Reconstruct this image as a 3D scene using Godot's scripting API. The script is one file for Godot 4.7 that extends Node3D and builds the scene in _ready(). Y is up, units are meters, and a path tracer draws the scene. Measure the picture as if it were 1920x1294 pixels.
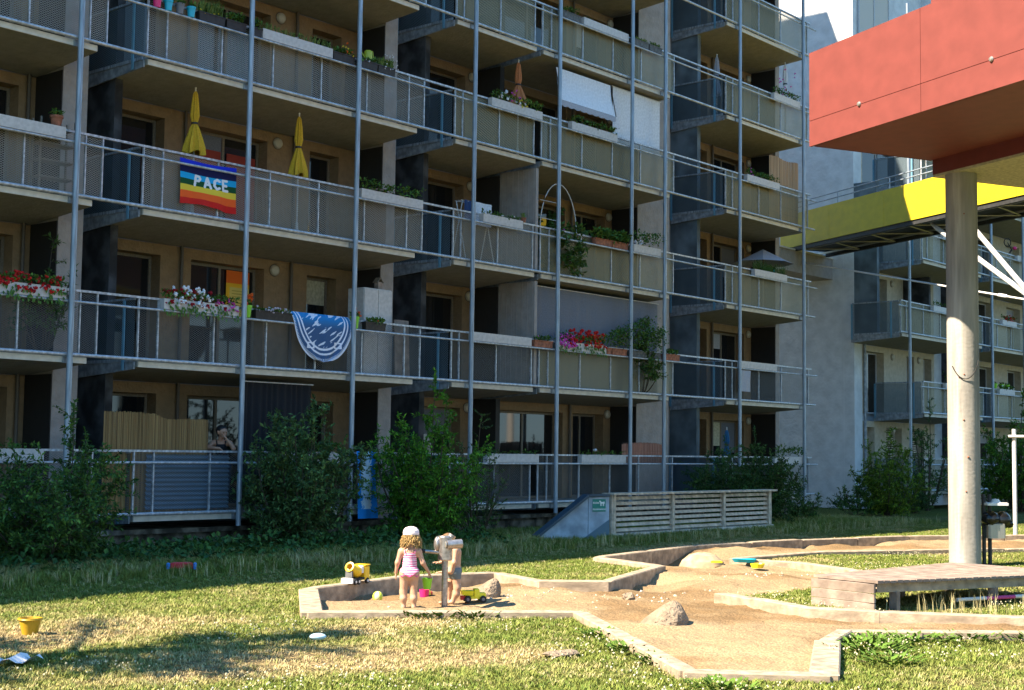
extends Node3D
# World: the long facade runs along +X (poles stand at z = 0), the lawn lies at z > 0, y is up, metres.

class MB:
	var v := PackedVector3Array()
	var n := PackedVector3Array()
	var c := PackedColorArray()
	var t := PackedVector2Array()
	func tri(a: Vector3, b: Vector3, d: Vector3, col := Color.WHITE):
		var nn := (d - a).cross(b - a).normalized()
		v.append(a); v.append(b); v.append(d)
		n.append(nn); n.append(nn); n.append(nn)
		c.append(col); c.append(col); c.append(col)
		t.append(Vector2(0, 0)); t.append(Vector2(1, 0)); t.append(Vector2(1, 1))
	func quad(a: Vector3, b: Vector3, d: Vector3, e: Vector3, col := Color.WHITE, uv := Vector2.ONE):
		var nn := (d - a).cross(b - a).normalized()
		for p in [a, b, d, a, d, e]:
			v.append(p); n.append(nn); c.append(col)
		t.append(Vector2(0, uv.y)); t.append(Vector2(uv.x, uv.y)); t.append(Vector2(uv.x, 0))
		t.append(Vector2(0, uv.y)); t.append(Vector2(uv.x, 0)); t.append(Vector2(0, 0))
	func hexa(p: Array, col := Color.WHITE):
		# p: 4 bottom corners, 4 top corners, both anticlockwise seen from above
		quad(p[3], p[2], p[1], p[0], col)
		quad(p[4], p[5], p[6], p[7], col)
		for i in 4:
			var j := (i + 1) % 4
			quad(p[i], p[j], p[4 + j], p[4 + i], col)
	func box(o: Vector3, s: Vector3, b := Basis(), col := Color.WHITE):
		var h := s * 0.5
		var p := []
		for y in [-1, 1]:
			p.append(o + b * Vector3(-h.x, y * h.y, h.z)); p.append(o + b * Vector3(h.x, y * h.y, h.z))
			p.append(o + b * Vector3(h.x, y * h.y, -h.z)); p.append(o + b * Vector3(-h.x, y * h.y, -h.z))
		hexa(p, col)
	func cbox(o: Vector3, s: Vector3, ch: float, b := Basis(), col := Color.WHITE):
		# box with its upright and top edges chamfered
		var h := s * 0.5
		var ring := [Vector2(-h.x + ch, h.z), Vector2(h.x - ch, h.z), Vector2(h.x, h.z - ch), Vector2(h.x, -h.z + ch), Vector2(h.x - ch, -h.z), Vector2(-h.x + ch, -h.z), Vector2(-h.x, -h.z + ch), Vector2(-h.x, h.z - ch)]
		var lv := [[-h.y, 1.0], [h.y - ch, 1.0], [h.y, 0.0]]
		for k in 2:
			for i in 8:
				var j := (i + 1) % 8
				quad(o + b * cp(ring[i], lv[k], h, ch), o + b * cp(ring[j], lv[k], h, ch), o + b * cp(ring[j], lv[k + 1], h, ch), o + b * cp(ring[i], lv[k + 1], h, ch), col)
		for i in range(1, 7):
			tri(o + b * cp(ring[0], lv[2], h, ch), o + b * cp(ring[i], lv[2], h, ch), o + b * cp(ring[i + 1], lv[2], h, ch), col)
			tri(o + b * cp(ring[0], lv[0], h, ch), o + b * cp(ring[i + 1], lv[0], h, ch), o + b * cp(ring[i], lv[0], h, ch), col)
	func cp(q: Vector2, l: Array, h: Vector3, ch: float) -> Vector3:
		var k: float = 1.0 if l[1] > 0.5 else 1.0 - ch / maxf(minf(h.x, h.z), 0.001)
		return Vector3(q.x * k, l[0], q.y * k)
	func tube(pts: Array, rad: Array, sides := 8, col := Color.WHITE, cap := true):
		var rings := []
		for i in pts.size():
			var d: Vector3 = (pts[mini(i + 1, pts.size() - 1)] - pts[maxi(i - 1, 0)]).normalized()
			var s := d.cross(Vector3(0.13, 0.97, 0.2) if absf(d.y) < 0.9 else Vector3(0.97, 0.1, 0.2)).normalized()
			var u := s.cross(d)
			var ring := []
			for k in sides:
				var a := TAU * k / sides
				ring.append([pts[i] + (s * cos(a) + u * sin(a)) * rad[i], s * cos(a) + u * sin(a)])
			rings.append(ring)
		for i in pts.size() - 1:
			for k in sides:
				var j := (k + 1) % sides
				for q in [rings[i][k], rings[i][j], rings[i + 1][j], rings[i][k], rings[i + 1][j], rings[i + 1][k]]:
					v.append(q[0]); n.append(q[1]); c.append(col); t.append(Vector2(0, 0))
		if cap:
			for e in [0, pts.size() - 1]:
				for k in range(1, sides - 1):
					tri(rings[e][0][0], rings[e][k][0], rings[e][k + 1][0], col)
	func lathe(o: Vector3, prof: Array, segs := 16, b := Basis(), col := Color.WHITE, sx := 1.0, sz := 1.0):
		# prof: Vector2(radius, height)
		for i in prof.size() - 1:
			var p: Vector2 = prof[i]
			var q: Vector2 = prof[i + 1]
			var sl := Vector2(q.y - p.y, p.x - q.x).normalized()
			for k in segs:
				var a0 := TAU * k / segs
				var a1 := TAU * (k + 1) / segs
				var d0 := Vector3(cos(a0) * sx, 0, sin(a0) * sz)
				var d1 := Vector3(cos(a1) * sx, 0, sin(a1) * sz)
				var pp := [d0 * p.x + Vector3(0, p.y, 0), d1 * p.x + Vector3(0, p.y, 0), d1 * q.x + Vector3(0, q.y, 0), d0 * q.x + Vector3(0, q.y, 0)]
				var nn := [d0 * sl.x + Vector3(0, sl.y, 0), d1 * sl.x + Vector3(0, sl.y, 0), d1 * sl.x + Vector3(0, sl.y, 0), d0 * sl.x + Vector3(0, sl.y, 0)]
				for m in [0, 1, 2, 0, 2, 3]:
					v.append(o + b * pp[m]); n.append((b * nn[m]).normalized()); c.append(col); t.append(Vector2(0, 0))
	func ball(o: Vector3, r: Vector3, segs := 12, rows := 8, b := Basis(), col := Color.WHITE):
		for i in rows:
			for k in segs:
				var f0 := PI * i / rows
				var f1 := PI * (i + 1) / rows
				var a0 := TAU * k / segs
				var a1 := TAU * (k + 1) / segs
				var s := [sp(f0, a0), sp(f1, a0), sp(f1, a1), sp(f0, a1)]
				for m in [0, 1, 2, 0, 2, 3]:
					v.append(o + b * (s[m] * r)); n.append((b * (s[m] / r)).normalized()); c.append(col); t.append(Vector2(0, 0))
	func sp(f: float, a: float) -> Vector3:
		return Vector3(sin(f) * cos(a), cos(f), sin(f) * sin(a))
	func leaf(p: Vector3, d: Vector3, up: Vector3, l: float, w: float, col: Color):
		var s := d.cross(up).normalized()
		var u := s.cross(d)
		var m := p + d * l * 0.45 - u * l * 0.06
		var tip := p + d * l - u * l * 0.1
		var e := s * w * 0.5 + u * w * 0.16
		var f := -s * w * 0.5 + u * w * 0.16
		var n1 := (u - s * 0.35).normalized()
		var n2 := (u + s * 0.35).normalized()
		v.append(p); v.append(tip); v.append(m + e)
		v.append(p); v.append(m + f); v.append(tip)
		for i in 3: n.append(n1)
		for i in 3: n.append(n2)
		for i in 6:
			c.append(col); t.append(Vector2.ZERO)
	func octa(p: Vector3, r: float, col: Color, rng: RandomNumberGenerator):
		var b := Basis(Vector3(rng.randf() - 0.5, rng.randf() - 0.5, rng.randf() - 0.5).normalized(), rng.randf() * 6.0)
		var q := [b.x * r, b.y * r * 0.8, b.z * r]
		for i in [-1, 1]:
			for j in [-1, 1]:
				for k in [-1, 1]:
					tri(p + q[0] * i, p + q[1] * j, p + q[2] * k, col)
	func mesh() -> ArrayMesh:
		var a := []
		a.resize(Mesh.ARRAY_MAX)
		a[Mesh.ARRAY_VERTEX] = v; a[Mesh.ARRAY_NORMAL] = n; a[Mesh.ARRAY_COLOR] = c; a[Mesh.ARRAY_TEX_UV] = t
		var m := ArrayMesh.new()
		m.add_surface_from_arrays(Mesh.PRIMITIVE_TRIANGLES, a)
		return m

var M := {}
var taken := {}
var boxes := {}
var rng := RandomNumberGenerator.new()
var noise_a := FastNoiseLite.new()
var noise_b := FastNoiseLite.new()

func lin(r: float, g: float, b: float) -> Color:
	return Color(r, g, b).linear_to_srgb()

func numbered(called: String) -> String:
	var k: int = taken.get(called, 0)
	taken[called] = k + 1
	return called if k == 0 else "%s_%03d" % [called, k]

func tag(o: Node, label: String, category: String, group := "", kind := ""):
	o.set_meta("label", label)
	o.set_meta("category", category)
	if group: o.set_meta("group", group)
	if kind: o.set_meta("kind", kind)

func thing(called: String, label: String, category: String, at := Vector3.ZERO, turn := 0.0, group := "") -> Node3D:
	var o := Node3D.new()
	o.name = numbered(called)
	add_child(o)
	o.position = at
	o.rotation.y = turn
	tag(o, label, category, group)
	return o

func put(parent: Node, called: String, mesh: Mesh, mat: Material, at := Vector3.ZERO, basis := Basis()) -> MeshInstance3D:
	var o := MeshInstance3D.new()
	o.name = called if parent != self else numbered(called)
	o.mesh = mesh
	o.material_override = mat
	o.cast_shadow = GeometryInstance3D.SHADOW_CASTING_SETTING_ON
	parent.add_child(o, true)
	o.transform = Transform3D(basis, at)
	return o

func structure(called: String, mesh: Mesh, mat: Material) -> MeshInstance3D:
	var o := put(self, called, mesh, mat)
	o.set_meta("kind", "structure")
	return o

# a box given in world coordinates, as a part of an unturned thing or of a part of one
func wbox(parent: Node3D, called: String, a: Vector3, b: Vector3, mat: Material) -> MeshInstance3D:
	var s := (b - a).abs()
	var key := "%.3f %.3f %.3f" % [s.x, s.y, s.z]
	if not boxes.has(key):
		var m := MB.new()
		m.box(Vector3.ZERO, s)
		boxes[key] = m.mesh()
	return put(parent, called, boxes[key], mat, parent.global_transform.affine_inverse() * ((a + b) * 0.5))

func wtube(parent: Node3D, called: String, a: Vector3, b: Vector3, r: float, mat: Material, sides := 10) -> MeshInstance3D:
	var m := MB.new()
	var d := (b - a)
	m.tube([-d * 0.5, d * 0.5], [r, r], sides)
	return put(parent, called, m.mesh(), mat, parent.global_transform.affine_inverse() * ((a + b) * 0.5))

# ---------- materials ----------
func noise_image(seed_: int, freq: float, lo: float, hi: float, size := 256, stretch := Vector2.ONE, octaves := 4, contrast := 1.0) -> Image:
	var f := FastNoiseLite.new()
	f.seed = seed_
	f.noise_type = FastNoiseLite.TYPE_SIMPLEX_SMOOTH
	f.frequency = freq
	f.fractal_octaves = octaves
	var im := Image.create(size, size, false, Image.FORMAT_RGB8)
	if stretch == Vector2.ONE:
		var g := f.get_seamless_image(size, size)
		for y in size:
			for x in size:
				var k := clampf((g.get_pixel(x, y).r - 0.5) * contrast + 0.5, 0, 1)
				var q := lerpf(lo, hi, k)
				im.set_pixel(x, y, Color(q, q, q))
	else:
		for y in size:
			for x in size:
				# blend over the edges so that the tile repeats
				var wx := smoothstep(0.75, 1.0, float(x) / size)
				var wy := smoothstep(0.75, 1.0, float(y) / size)
				var a := lerpf(f.get_noise_2d(x * stretch.x, y * stretch.y), f.get_noise_2d((x - size) * stretch.x, y * stretch.y), wx)
				var b := lerpf(f.get_noise_2d(x * stretch.x, (y - size) * stretch.y), f.get_noise_2d((x - size) * stretch.x, (y - size) * stretch.y), wx)
				var k := clampf((lerpf(a, b, wy) * 0.5) * contrast + 0.5, 0, 1)
				var q := lerpf(lo, hi, k)
				im.set_pixel(x, y, Color(q, q, q))
	return im

func tex(im: Image) -> ImageTexture:
	im.generate_mipmaps()
	return ImageTexture.create_from_image(im)

func bump(seed_: int, freq: float, size := 256, strength := 4.0, stretch := Vector2.ONE) -> ImageTexture:
	var im := noise_image(seed_, freq, 0, 1, size, stretch, 5, 1.5)
	im.convert(Image.FORMAT_RGBA8)
	im.bump_map_to_normal_map(strength)
	return tex(im)

func flat(key: String, col: Color, rough := 0.8, metal := 0.0, spec := 0.5) -> StandardMaterial3D:
	if M.has(key): return M[key]
	var m := StandardMaterial3D.new()
	m.albedo_color = col
	m.roughness = rough
	m.metallic = metal
	m.metallic_specular = spec
	M[key] = m
	return m

func rough(key: String, col: Color, texture: Texture2D, scale: float, rgh := 0.9, nrm: Texture2D = null, nscale := 1.0, metal := 0.0) -> StandardMaterial3D:
	var m := flat(key, col, rgh, metal)
	m.albedo_texture = texture
	m.uv1_triplanar = true
	m.uv1_world_triplanar = true
	m.uv1_scale = Vector3.ONE * scale
	if nrm:
		m.normal_enabled = true
		m.normal_texture = nrm
		m.normal_scale = nscale
	return m

func mesh_sheet(key: String, col: Color, strand: float) -> StandardMaterial3D:
	# expanded metal: diamond openings cut out of a sheet, one tile holds one opening and four quarters
	var im := Image.create(64, 64, false, Image.FORMAT_RGBA8)
	for y in 64:
		for x in 64:
			var u := absf(x / 31.5 - 1.0)
			var w := absf(y / 31.5 - 1.0)
			var e := minf(u + w, 2.0 - u - w)
			var open := e < 1.0 - strand
			im.set_pixel(x, y, Color(1, 1, 1, 0.0 if open else 1.0))
	var m := flat(key, col, 0.55, 0.25)
	m.albedo_texture = ImageTexture.create_from_image(im)
	m.transparency = BaseMaterial3D.TRANSPARENCY_ALPHA_SCISSOR
	m.alpha_scissor_threshold = 0.5
	m.cull_mode = BaseMaterial3D.CULL_DISABLED
	return m

func leafmat(key: String, glow := 0.35) -> StandardMaterial3D:
	var m := flat(key, Color.WHITE, 0.72, 0.0, 0.3)
	m.vertex_color_use_as_albedo = true
	m.cull_mode = BaseMaterial3D.CULL_DISABLED
	m.backlight_enabled = true
	m.backlight = Color(0.10, 0.16, 0.04) * (glow / 0.35)
	return m

func make_materials():
	var spots := tex(noise_image(3, 0.02, 0.72, 1.0, 256, Vector2.ONE, 5, 1.6))
	var soft := tex(noise_image(6, 0.03, 0.90, 1.0, 256, Vector2.ONE, 4, 1.2))
	var fine := tex(noise_image(5, 0.08, 0.8, 1.0, 256, Vector2.ONE, 3, 1.3))
	var blotch := tex(noise_image(7, 0.015, 0.45, 1.0, 256, Vector2.ONE, 5, 2.2))
	var streak := tex(noise_image(11, 0.05, 0.62, 1.0, 256, Vector2(1.0, 0.07), 4, 1.6))
	var grain := tex(noise_image(13, 0.06, 0.6, 1.0, 256, Vector2(0.06, 1.0), 4, 1.6))
	var bumpy := bump(17, 0.1, 256, 3.0)
	rough("wall", lin(0.29, 0.185, 0.098), soft, 0.5, 0.92, bumpy, 0.3)
	rough("cream", lin(0.58, 0.49, 0.37), soft, 0.5, 0.92, bumpy, 0.2)
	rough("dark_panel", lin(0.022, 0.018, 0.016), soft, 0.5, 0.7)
	rough("wing_blue", lin(0.15, 0.19, 0.22), tex(noise_image(8, 0.012, 0.7, 1.0, 256, Vector2.ONE, 4, 1.6)), 0.3, 0.8)
	rough("pier", lin(0.36, 0.31, 0.28), soft, 0.4, 0.92, bumpy, 0.2)
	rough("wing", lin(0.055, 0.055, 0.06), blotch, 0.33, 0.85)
	rough("slab", lin(0.275, 0.258, 0.225), soft, 0.4, 0.9, bumpy, 0.2)
	rough("edge", lin(0.70, 0.65, 0.57), soft, 0.6, 0.85)
	rough("gable", lin(0.70, 0.70, 0.71), soft, 0.22, 0.93, bumpy, 0.12)
	rough("column", lin(0.50, 0.46, 0.41), streak, 0.45, 0.85, bumpy, 0.12)
	rough("soffit", lin(0.62, 0.57, 0.40), fine, 0.5, 0.8)
	rough("plinth", lin(0.30, 0.28, 0.24), blotch, 0.5, 0.9)
	rough("steel", lin(0.46, 0.53, 0.61), streak, 1.2, 0.42, null, 1.0, 0.35)
	rough("beam_steel", lin(0.38, 0.42, 0.47), spots, 0.9, 0.5, null, 1.0, 0.3)
	rough("rail", lin(0.60, 0.62, 0.66), spots, 1.6, 0.45, null, 1.0, 0.3)
	rough("post_blue", lin(0.13, 0.30, 0.42), soft, 1.0, 0.45)
	rough("frame", lin(0.24, 0.19, 0.14), fine, 1.0, 0.6)
	rough("white_frame", lin(0.6, 0.6, 0.62), fine, 1.0, 0.6)
	rough("trough", lin(0.58, 0.53, 0.50), soft, 1.1, 0.6)
	rough("terracotta", lin(0.42, 0.15, 0.08), spots, 1.5, 0.85)
	rough("dark_pot", lin(0.035, 0.025, 0.022), spots, 1.5, 0.6)
	rough("grey_pot", lin(0.14, 0.14, 0.14), spots, 1.5, 0.8)
	rough("soil", lin(0.05, 0.035, 0.025), spots, 2.0, 1.0)
	rough("red", lin(0.205, 0.046, 0.037), soft, 0.35, 0.55)
	rough("yellow", lin(0.66, 0.50, 0.010), soft, 0.35, 0.55)
	rough("black_steel", lin(0.05, 0.05, 0.05), spots, 1.0, 0.6, null, 1.0, 0.2)
	rough("white_steel", lin(0.78, 0.76, 0.74), fine, 1.0, 0.5)
	rough("timber", lin(0.44, 0.34, 0.24), spots, 0.9, 0.9, bumpy, 0.2)
	rough("plank", lin(0.34, 0.255, 0.205), spots, 0.6, 0.88, bumpy, 0.12)
	rough("plank_b", lin(0.29, 0.215, 0.17), spots, 0.6, 0.88, bumpy, 0.12)
	rough("reed", lin(0.46, 0.30, 0.13), streak, 2.0, 0.9)
	rough("stone", lin(0.33, 0.245, 0.165), spots, 1.0, 0.92, bumpy, 1.5)
	rough("cement", lin(0.42, 0.52, 0.62), spots, 0.4, 0.85)
	rough("louver", lin(0.70, 0.59, 0.46), spots, 0.8, 0.75)
	rough("stainless", lin(0.52, 0.47, 0.44), spots, 3.0, 0.32, null, 1.0, 0.75)
	rough("cloth_white", lin(0.80, 0.78, 0.80), soft, 1.5, 0.95)
	rough("cloth_yellow", lin(0.72, 0.42, 0.02), fine, 1.5, 0.9)
	rough("cloth_orange", lin(0.62, 0.22, 0.08), fine, 1.5, 0.9)
	rough("cloth_blue", lin(0.03, 0.16, 0.34), fine, 1.5, 0.9)
	rough("cloth_black", lin(0.012, 0.012, 0.016), fine, 1.5, 0.95)
	rough("cloth_grey", lin(0.19, 0.20, 0.24), fine, 1.5, 0.95)
	rough("cloth_pale", lin(0.46, 0.46, 0.52), fine, 1.5, 0.95)
	rough("bark", lin(0.12, 0.09, 0.06), streak, 2.0, 0.95)
	flat("glass", lin(0.012, 0.013, 0.015), 0.04, 0.0, 0.6)
	flat("blind", lin(0.55, 0.5, 0.45), 0.8)
	flat("lamp_glass", lin(0.48, 0.43, 0.35), 0.35)
	flat("pipe", lin(0.10, 0.075, 0.055), 0.6)
	flat("rubber", lin(0.012, 0.012, 0.012), 0.7)
	flat("plastic_yellow", lin(0.85, 0.55, 0.02), 0.35)
	flat("plastic_lemon", lin(0.85, 0.72, 0.02), 0.35)
	flat("plastic_white", lin(0.75, 0.74, 0.72), 0.4)
	flat("plastic_red", lin(0.55, 0.02, 0.03), 0.35)
	flat("plastic_blue", lin(0.02, 0.22, 0.62), 0.35)
	flat("plastic_cyan", lin(0.01, 0.42, 0.60), 0.35)
	flat("plastic_green", lin(0.22, 0.55, 0.02), 0.35)
	flat("plastic_pink", lin(0.75, 0.02, 0.16), 0.35)
	flat("plastic_grey", lin(0.16, 0.15, 0.17), 0.45)
	flat("bag", lin(0.008, 0.008, 0.009), 0.25)
	flat("tin", lin(0.42, 0.40, 0.36), 0.4, 0.7)
	var sk := flat("skin", lin(0.46, 0.265, 0.17), 0.55)
	sk.subsurf_scatter_enabled = true
	sk.subsurf_scatter_strength = 0.1
	flat("skin_tan", lin(0.42, 0.22, 0.14), 0.55)
	mesh_sheet("mesh_open", lin(0.27, 0.25, 0.215), 0.26)
	mesh_sheet("mesh_clear", lin(0.13, 0.135, 0.14), 0.17)
	mesh_sheet("mesh_fine", lin(0.245, 0.22, 0.14), 0.38)
	mesh_sheet("mesh_side", lin(0.10, 0.14, 0.17), 0.40)
	leafmat("leaf")
	leafmat("petal", 0.1)
	var vc := flat("painted", Color.WHITE, 0.8)
	vc.vertex_color_use_as_albedo = true
	var vg := flat("painted_gloss", Color.WHITE, 0.35)
	vg.vertex_color_use_as_albedo = true

# ---------- the scene ----------
func _ready():
	rng.seed = 20240611
	noise_a.seed = 4; noise_a.frequency = 0.22; noise_a.fractal_octaves = 4
	noise_b.seed = 9; noise_b.frequency = 1.7; noise_b.fractal_octaves = 3
	var cam := Camera3D.new()
	cam.name = "camera"
	cam.fov = 27.27
	cam.near = 0.1
	cam.far = 600.0
	add_child(cam)
	cam.position = Vector3(0, 1.9, 21.81)
	cam.rotation_degrees = Vector3(4.274, -49.711, 0.736)
	cam.current = true
	var we := WorldEnvironment.new()
	we.name = "environment"
	var env := Environment.new()
	env.background_mode = Environment.BG_SKY
	var sm := ProceduralSkyMaterial.new()
	sm.sky_top_color = Color(0.27, 0.50, 0.72)
	sm.sky_horizon_color = Color(0.68, 0.80, 0.83)
	sm.sky_curve = 0.16
	sm.ground_bottom_color = Color(0.30, 0.28, 0.2)
	sm.ground_horizon_color = Color(0.55, 0.58, 0.6)
	sm.sun_angle_max = 1.0
	sm.energy_multiplier = 0.70
	var sky := Sky.new()
	sky.sky_material = sm
	env.sky = sky
	env.tonemap_mode = Environment.TONE_MAPPER_LINEAR
	env.tonemap_exposure = 3.85
	env.sdfgi_enabled = true
	env.ssao_enabled = true
	env.ssil_enabled = true
	we.environment = env
	add_child(we)
	var sun := DirectionalLight3D.new()
	sun.name = "sun"
	sun.light_energy = 1.6
	sun.light_color = Color(1.0, 0.94, 0.84)
	sun.light_angular_distance = 0.55
	sun.shadow_enabled = true
	add_child(sun)
	sun.look_at_from_position(Vector3.ZERO, Vector3(0.86, -1.0, 0.36), Vector3.UP)
	make_materials()
	build_ground()
	build_long_house()
	build_far_house()
	build_bridge()
	build_red_tower()
	build_vent_housing()
	build_platform()
	build_shrubs()
	build_balcony_things()
	build_playthings()
	build_people()
	build_grass()

# ---------- ground, sandpit, lawn ----------
var pit := PackedVector2Array([Vector2(11.00, 9.56), Vector2(12.73, 7.56), Vector2(15.15, 7.07), Vector2(16.52, 7.55), Vector2(15.94, 8.90), Vector2(16.57, 9.57), Vector2(19.57, 8.47), Vector2(20.28, 6.67), Vector2(24.32, 6.03), Vector2(27.87, 6.47), Vector2(31.22, 7.39), Vector2(35.78, 10.11), Vector2(30.68, 11.77), Vector2(26.49, 9.55), Vector2(24.64, 8.59), Vector2(21.97, 8.41), Vector2(22.04, 9.56), Vector2(21.28, 11.06), Vector2(20.75, 12.13), Vector2(19.97, 12.50), Vector2(18.52, 11.76), Vector2(16.36, 11.63), Vector2(16.06, 12.36), Vector2(15.61, 13.28), Vector2(15.89, 14.09), Vector2(16.94, 16.25), Vector2(15.66, 16.67), Vector2(14.20, 15.07), Vector2(13.88, 14.70), Vector2(13.00, 14.96), Vector2(11.02, 15.97), Vector2(10.35, 15.05), Vector2(13.23, 11.66)])
const BARE_BEAMS := [11, 18, 19, 20, 25]
const DRY := [[9.2, 9.0, 1.9, 0.75], [11.0, 10.8, 0.7, 0.8], [8.9, 11.9, 1.2, 0.55], [9.9, 12.9, 0.9, 0.5], [7.0, 9.2, 1.0, 0.8], [26.0, 5.7, 3.0, 0.45], [21.0, 7.4, 0.8, 0.8], [19.0, 9.0, 0.7, 0.6], [24.0, 8.0, 1.0, 0.7], [15.3, 15.3, 0.5, 0.6], [27.5, 9.8, 0.6, 1.2]]

func lawn_h(x: float, z: float) -> float:
	return 0.03 * noise_a.get_noise_2d(x * 2.0, z * 2.0) - 0.012

func dryness(x: float, z: float) -> float:
	var d := 0.19 + 0.55 * noise_a.get_noise_2d(x * 1.1 + 40.0, z * 1.6) + 0.22 * noise_b.get_noise_2d(x, z)
	for k in DRY:
		var q := Vector2((x - k[0]) / (k[2] * 1.3), (z - k[1]) / (k[2] * k[3])).length_squared()
		if q < 6.0: d += 0.62 * exp(-q)
	return clampf(d, 0.0, 1.0)

func lawn_col(x: float, z: float) -> Color:
	var d := dryness(x, z)
	var green := Color(0.175, 0.20, 0.04)
	var straw := Color(0.46, 0.345, 0.17)
	var k := green.lerp(straw, smoothstep(0.15, 0.9, d))
	var f := 0.85 + 0.3 * noise_b.get_noise_2d(x * 3.0, z * 3.0)
	return Color(k.r * f, k.g * f, k.b * f)

func sand_h(x: float, z: float) -> float:
	var h := -0.05 + 0.055 * noise_a.get_noise_2d(x * 3.0, z * 3.0) + 0.03 * noise_b.get_noise_2d(x * 1.1, z * 1.1)
	h += 0.016 * noise_b.get_noise_2d(x * 2.6 + 5.0, z * 2.6)
	if h > 0.0: h *= 0.5
	for k in [[13.3, 7.7, 0.55, 0.16], [14.6, 7.45, 0.5, 0.14], [15.6, 7.5, 0.5, 0.12], [21.5, 6.85, 0.7, 0.2], [23.0, 6.6, 0.7, 0.2], [22.3, 6.75, 0.6, 0.14], [17.6, 9.5, 0.5, 0.16], [18.5, 9.15, 0.5, 0.14], [27.5, 6.75, 0.6, 0.12], [29.5, 7.2, 0.5, 0.12], [16.6, 10.4, 0.9, 0.05]]:
		var q: float = Vector2(x - k[0], z - k[1]).length() / k[2]
		if q < 2.5: h -= k[3] * exp(-q * q)
	for k in [[19.0, 10.2, 1.2, 0.08], [15.0, 9.9, 0.9, 0.05], [24.7, 6.9, 0.6, 0.10], [12.6, 14.2, 1.0, 0.04]]:
		var q: float = Vector2(x - k[0], z - k[1]).length() / k[2]
		if q < 2.5: h += k[3] * exp(-q * q)
	return h

func steps(lo: float, a: float, b: float, hi: float, fine: float) -> PackedFloat32Array:
	var r := PackedFloat32Array()
	for g in [1.0, 0.55, 0.3, 0.15, 0.07, 0.03, 0.01]:
		r.append(a + (lo - a) * g)
	var n := int(round((b - a) / fine))
	for i in n + 1: r.append(a + (b - a) * i / n)
	for g in [0.01, 0.03, 0.07, 0.15, 0.3, 0.55, 1.0]:
		r.append(b + (hi - b) * g)
	return r

func sheet(xs: PackedFloat32Array, zs: PackedFloat32Array, height: Callable, colour: Callable, keep: Callable) -> ArrayMesh:
	var v := PackedVector3Array()
	var c := PackedColorArray()
	var n := PackedVector3Array()
	var ok := PackedByteArray()
	for z in zs:
		for x in xs:
			v.append(Vector3(x, height.call(x, z), z))
			c.append(colour.call(x, z))
			ok.append(1 if keep.call(x, z) else 0)
	var w := xs.size()
	for j in zs.size():
		for i in w:
			var l := v[j * w + maxi(i - 1, 0)]
			var r := v[j * w + mini(i + 1, w - 1)]
			var u := v[maxi(j - 1, 0) * w + i]
			var d := v[mini(j + 1, zs.size() - 1) * w + i]
			n.append((d - u).cross(r - l).normalized())
	var idx := PackedInt32Array()
	for j in zs.size() - 1:
		for i in w - 1:
			var a := j * w + i
			if ok[a] + ok[a + 1] + ok[a + w] + ok[a + w + 1] == 0: continue
			for q in [a, a + 1, a + w + 1, a, a + w + 1, a + w]: idx.append(q)
	var arr := []
	arr.resize(Mesh.ARRAY_MAX)
	arr[Mesh.ARRAY_VERTEX] = v; arr[Mesh.ARRAY_NORMAL] = n; arr[Mesh.ARRAY_COLOR] = c; arr[Mesh.ARRAY_INDEX] = idx
	var m := ArrayMesh.new()
	m.add_surface_from_arrays(Mesh.PRIMITIVE_TRIANGLES, arr)
	return m

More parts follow.
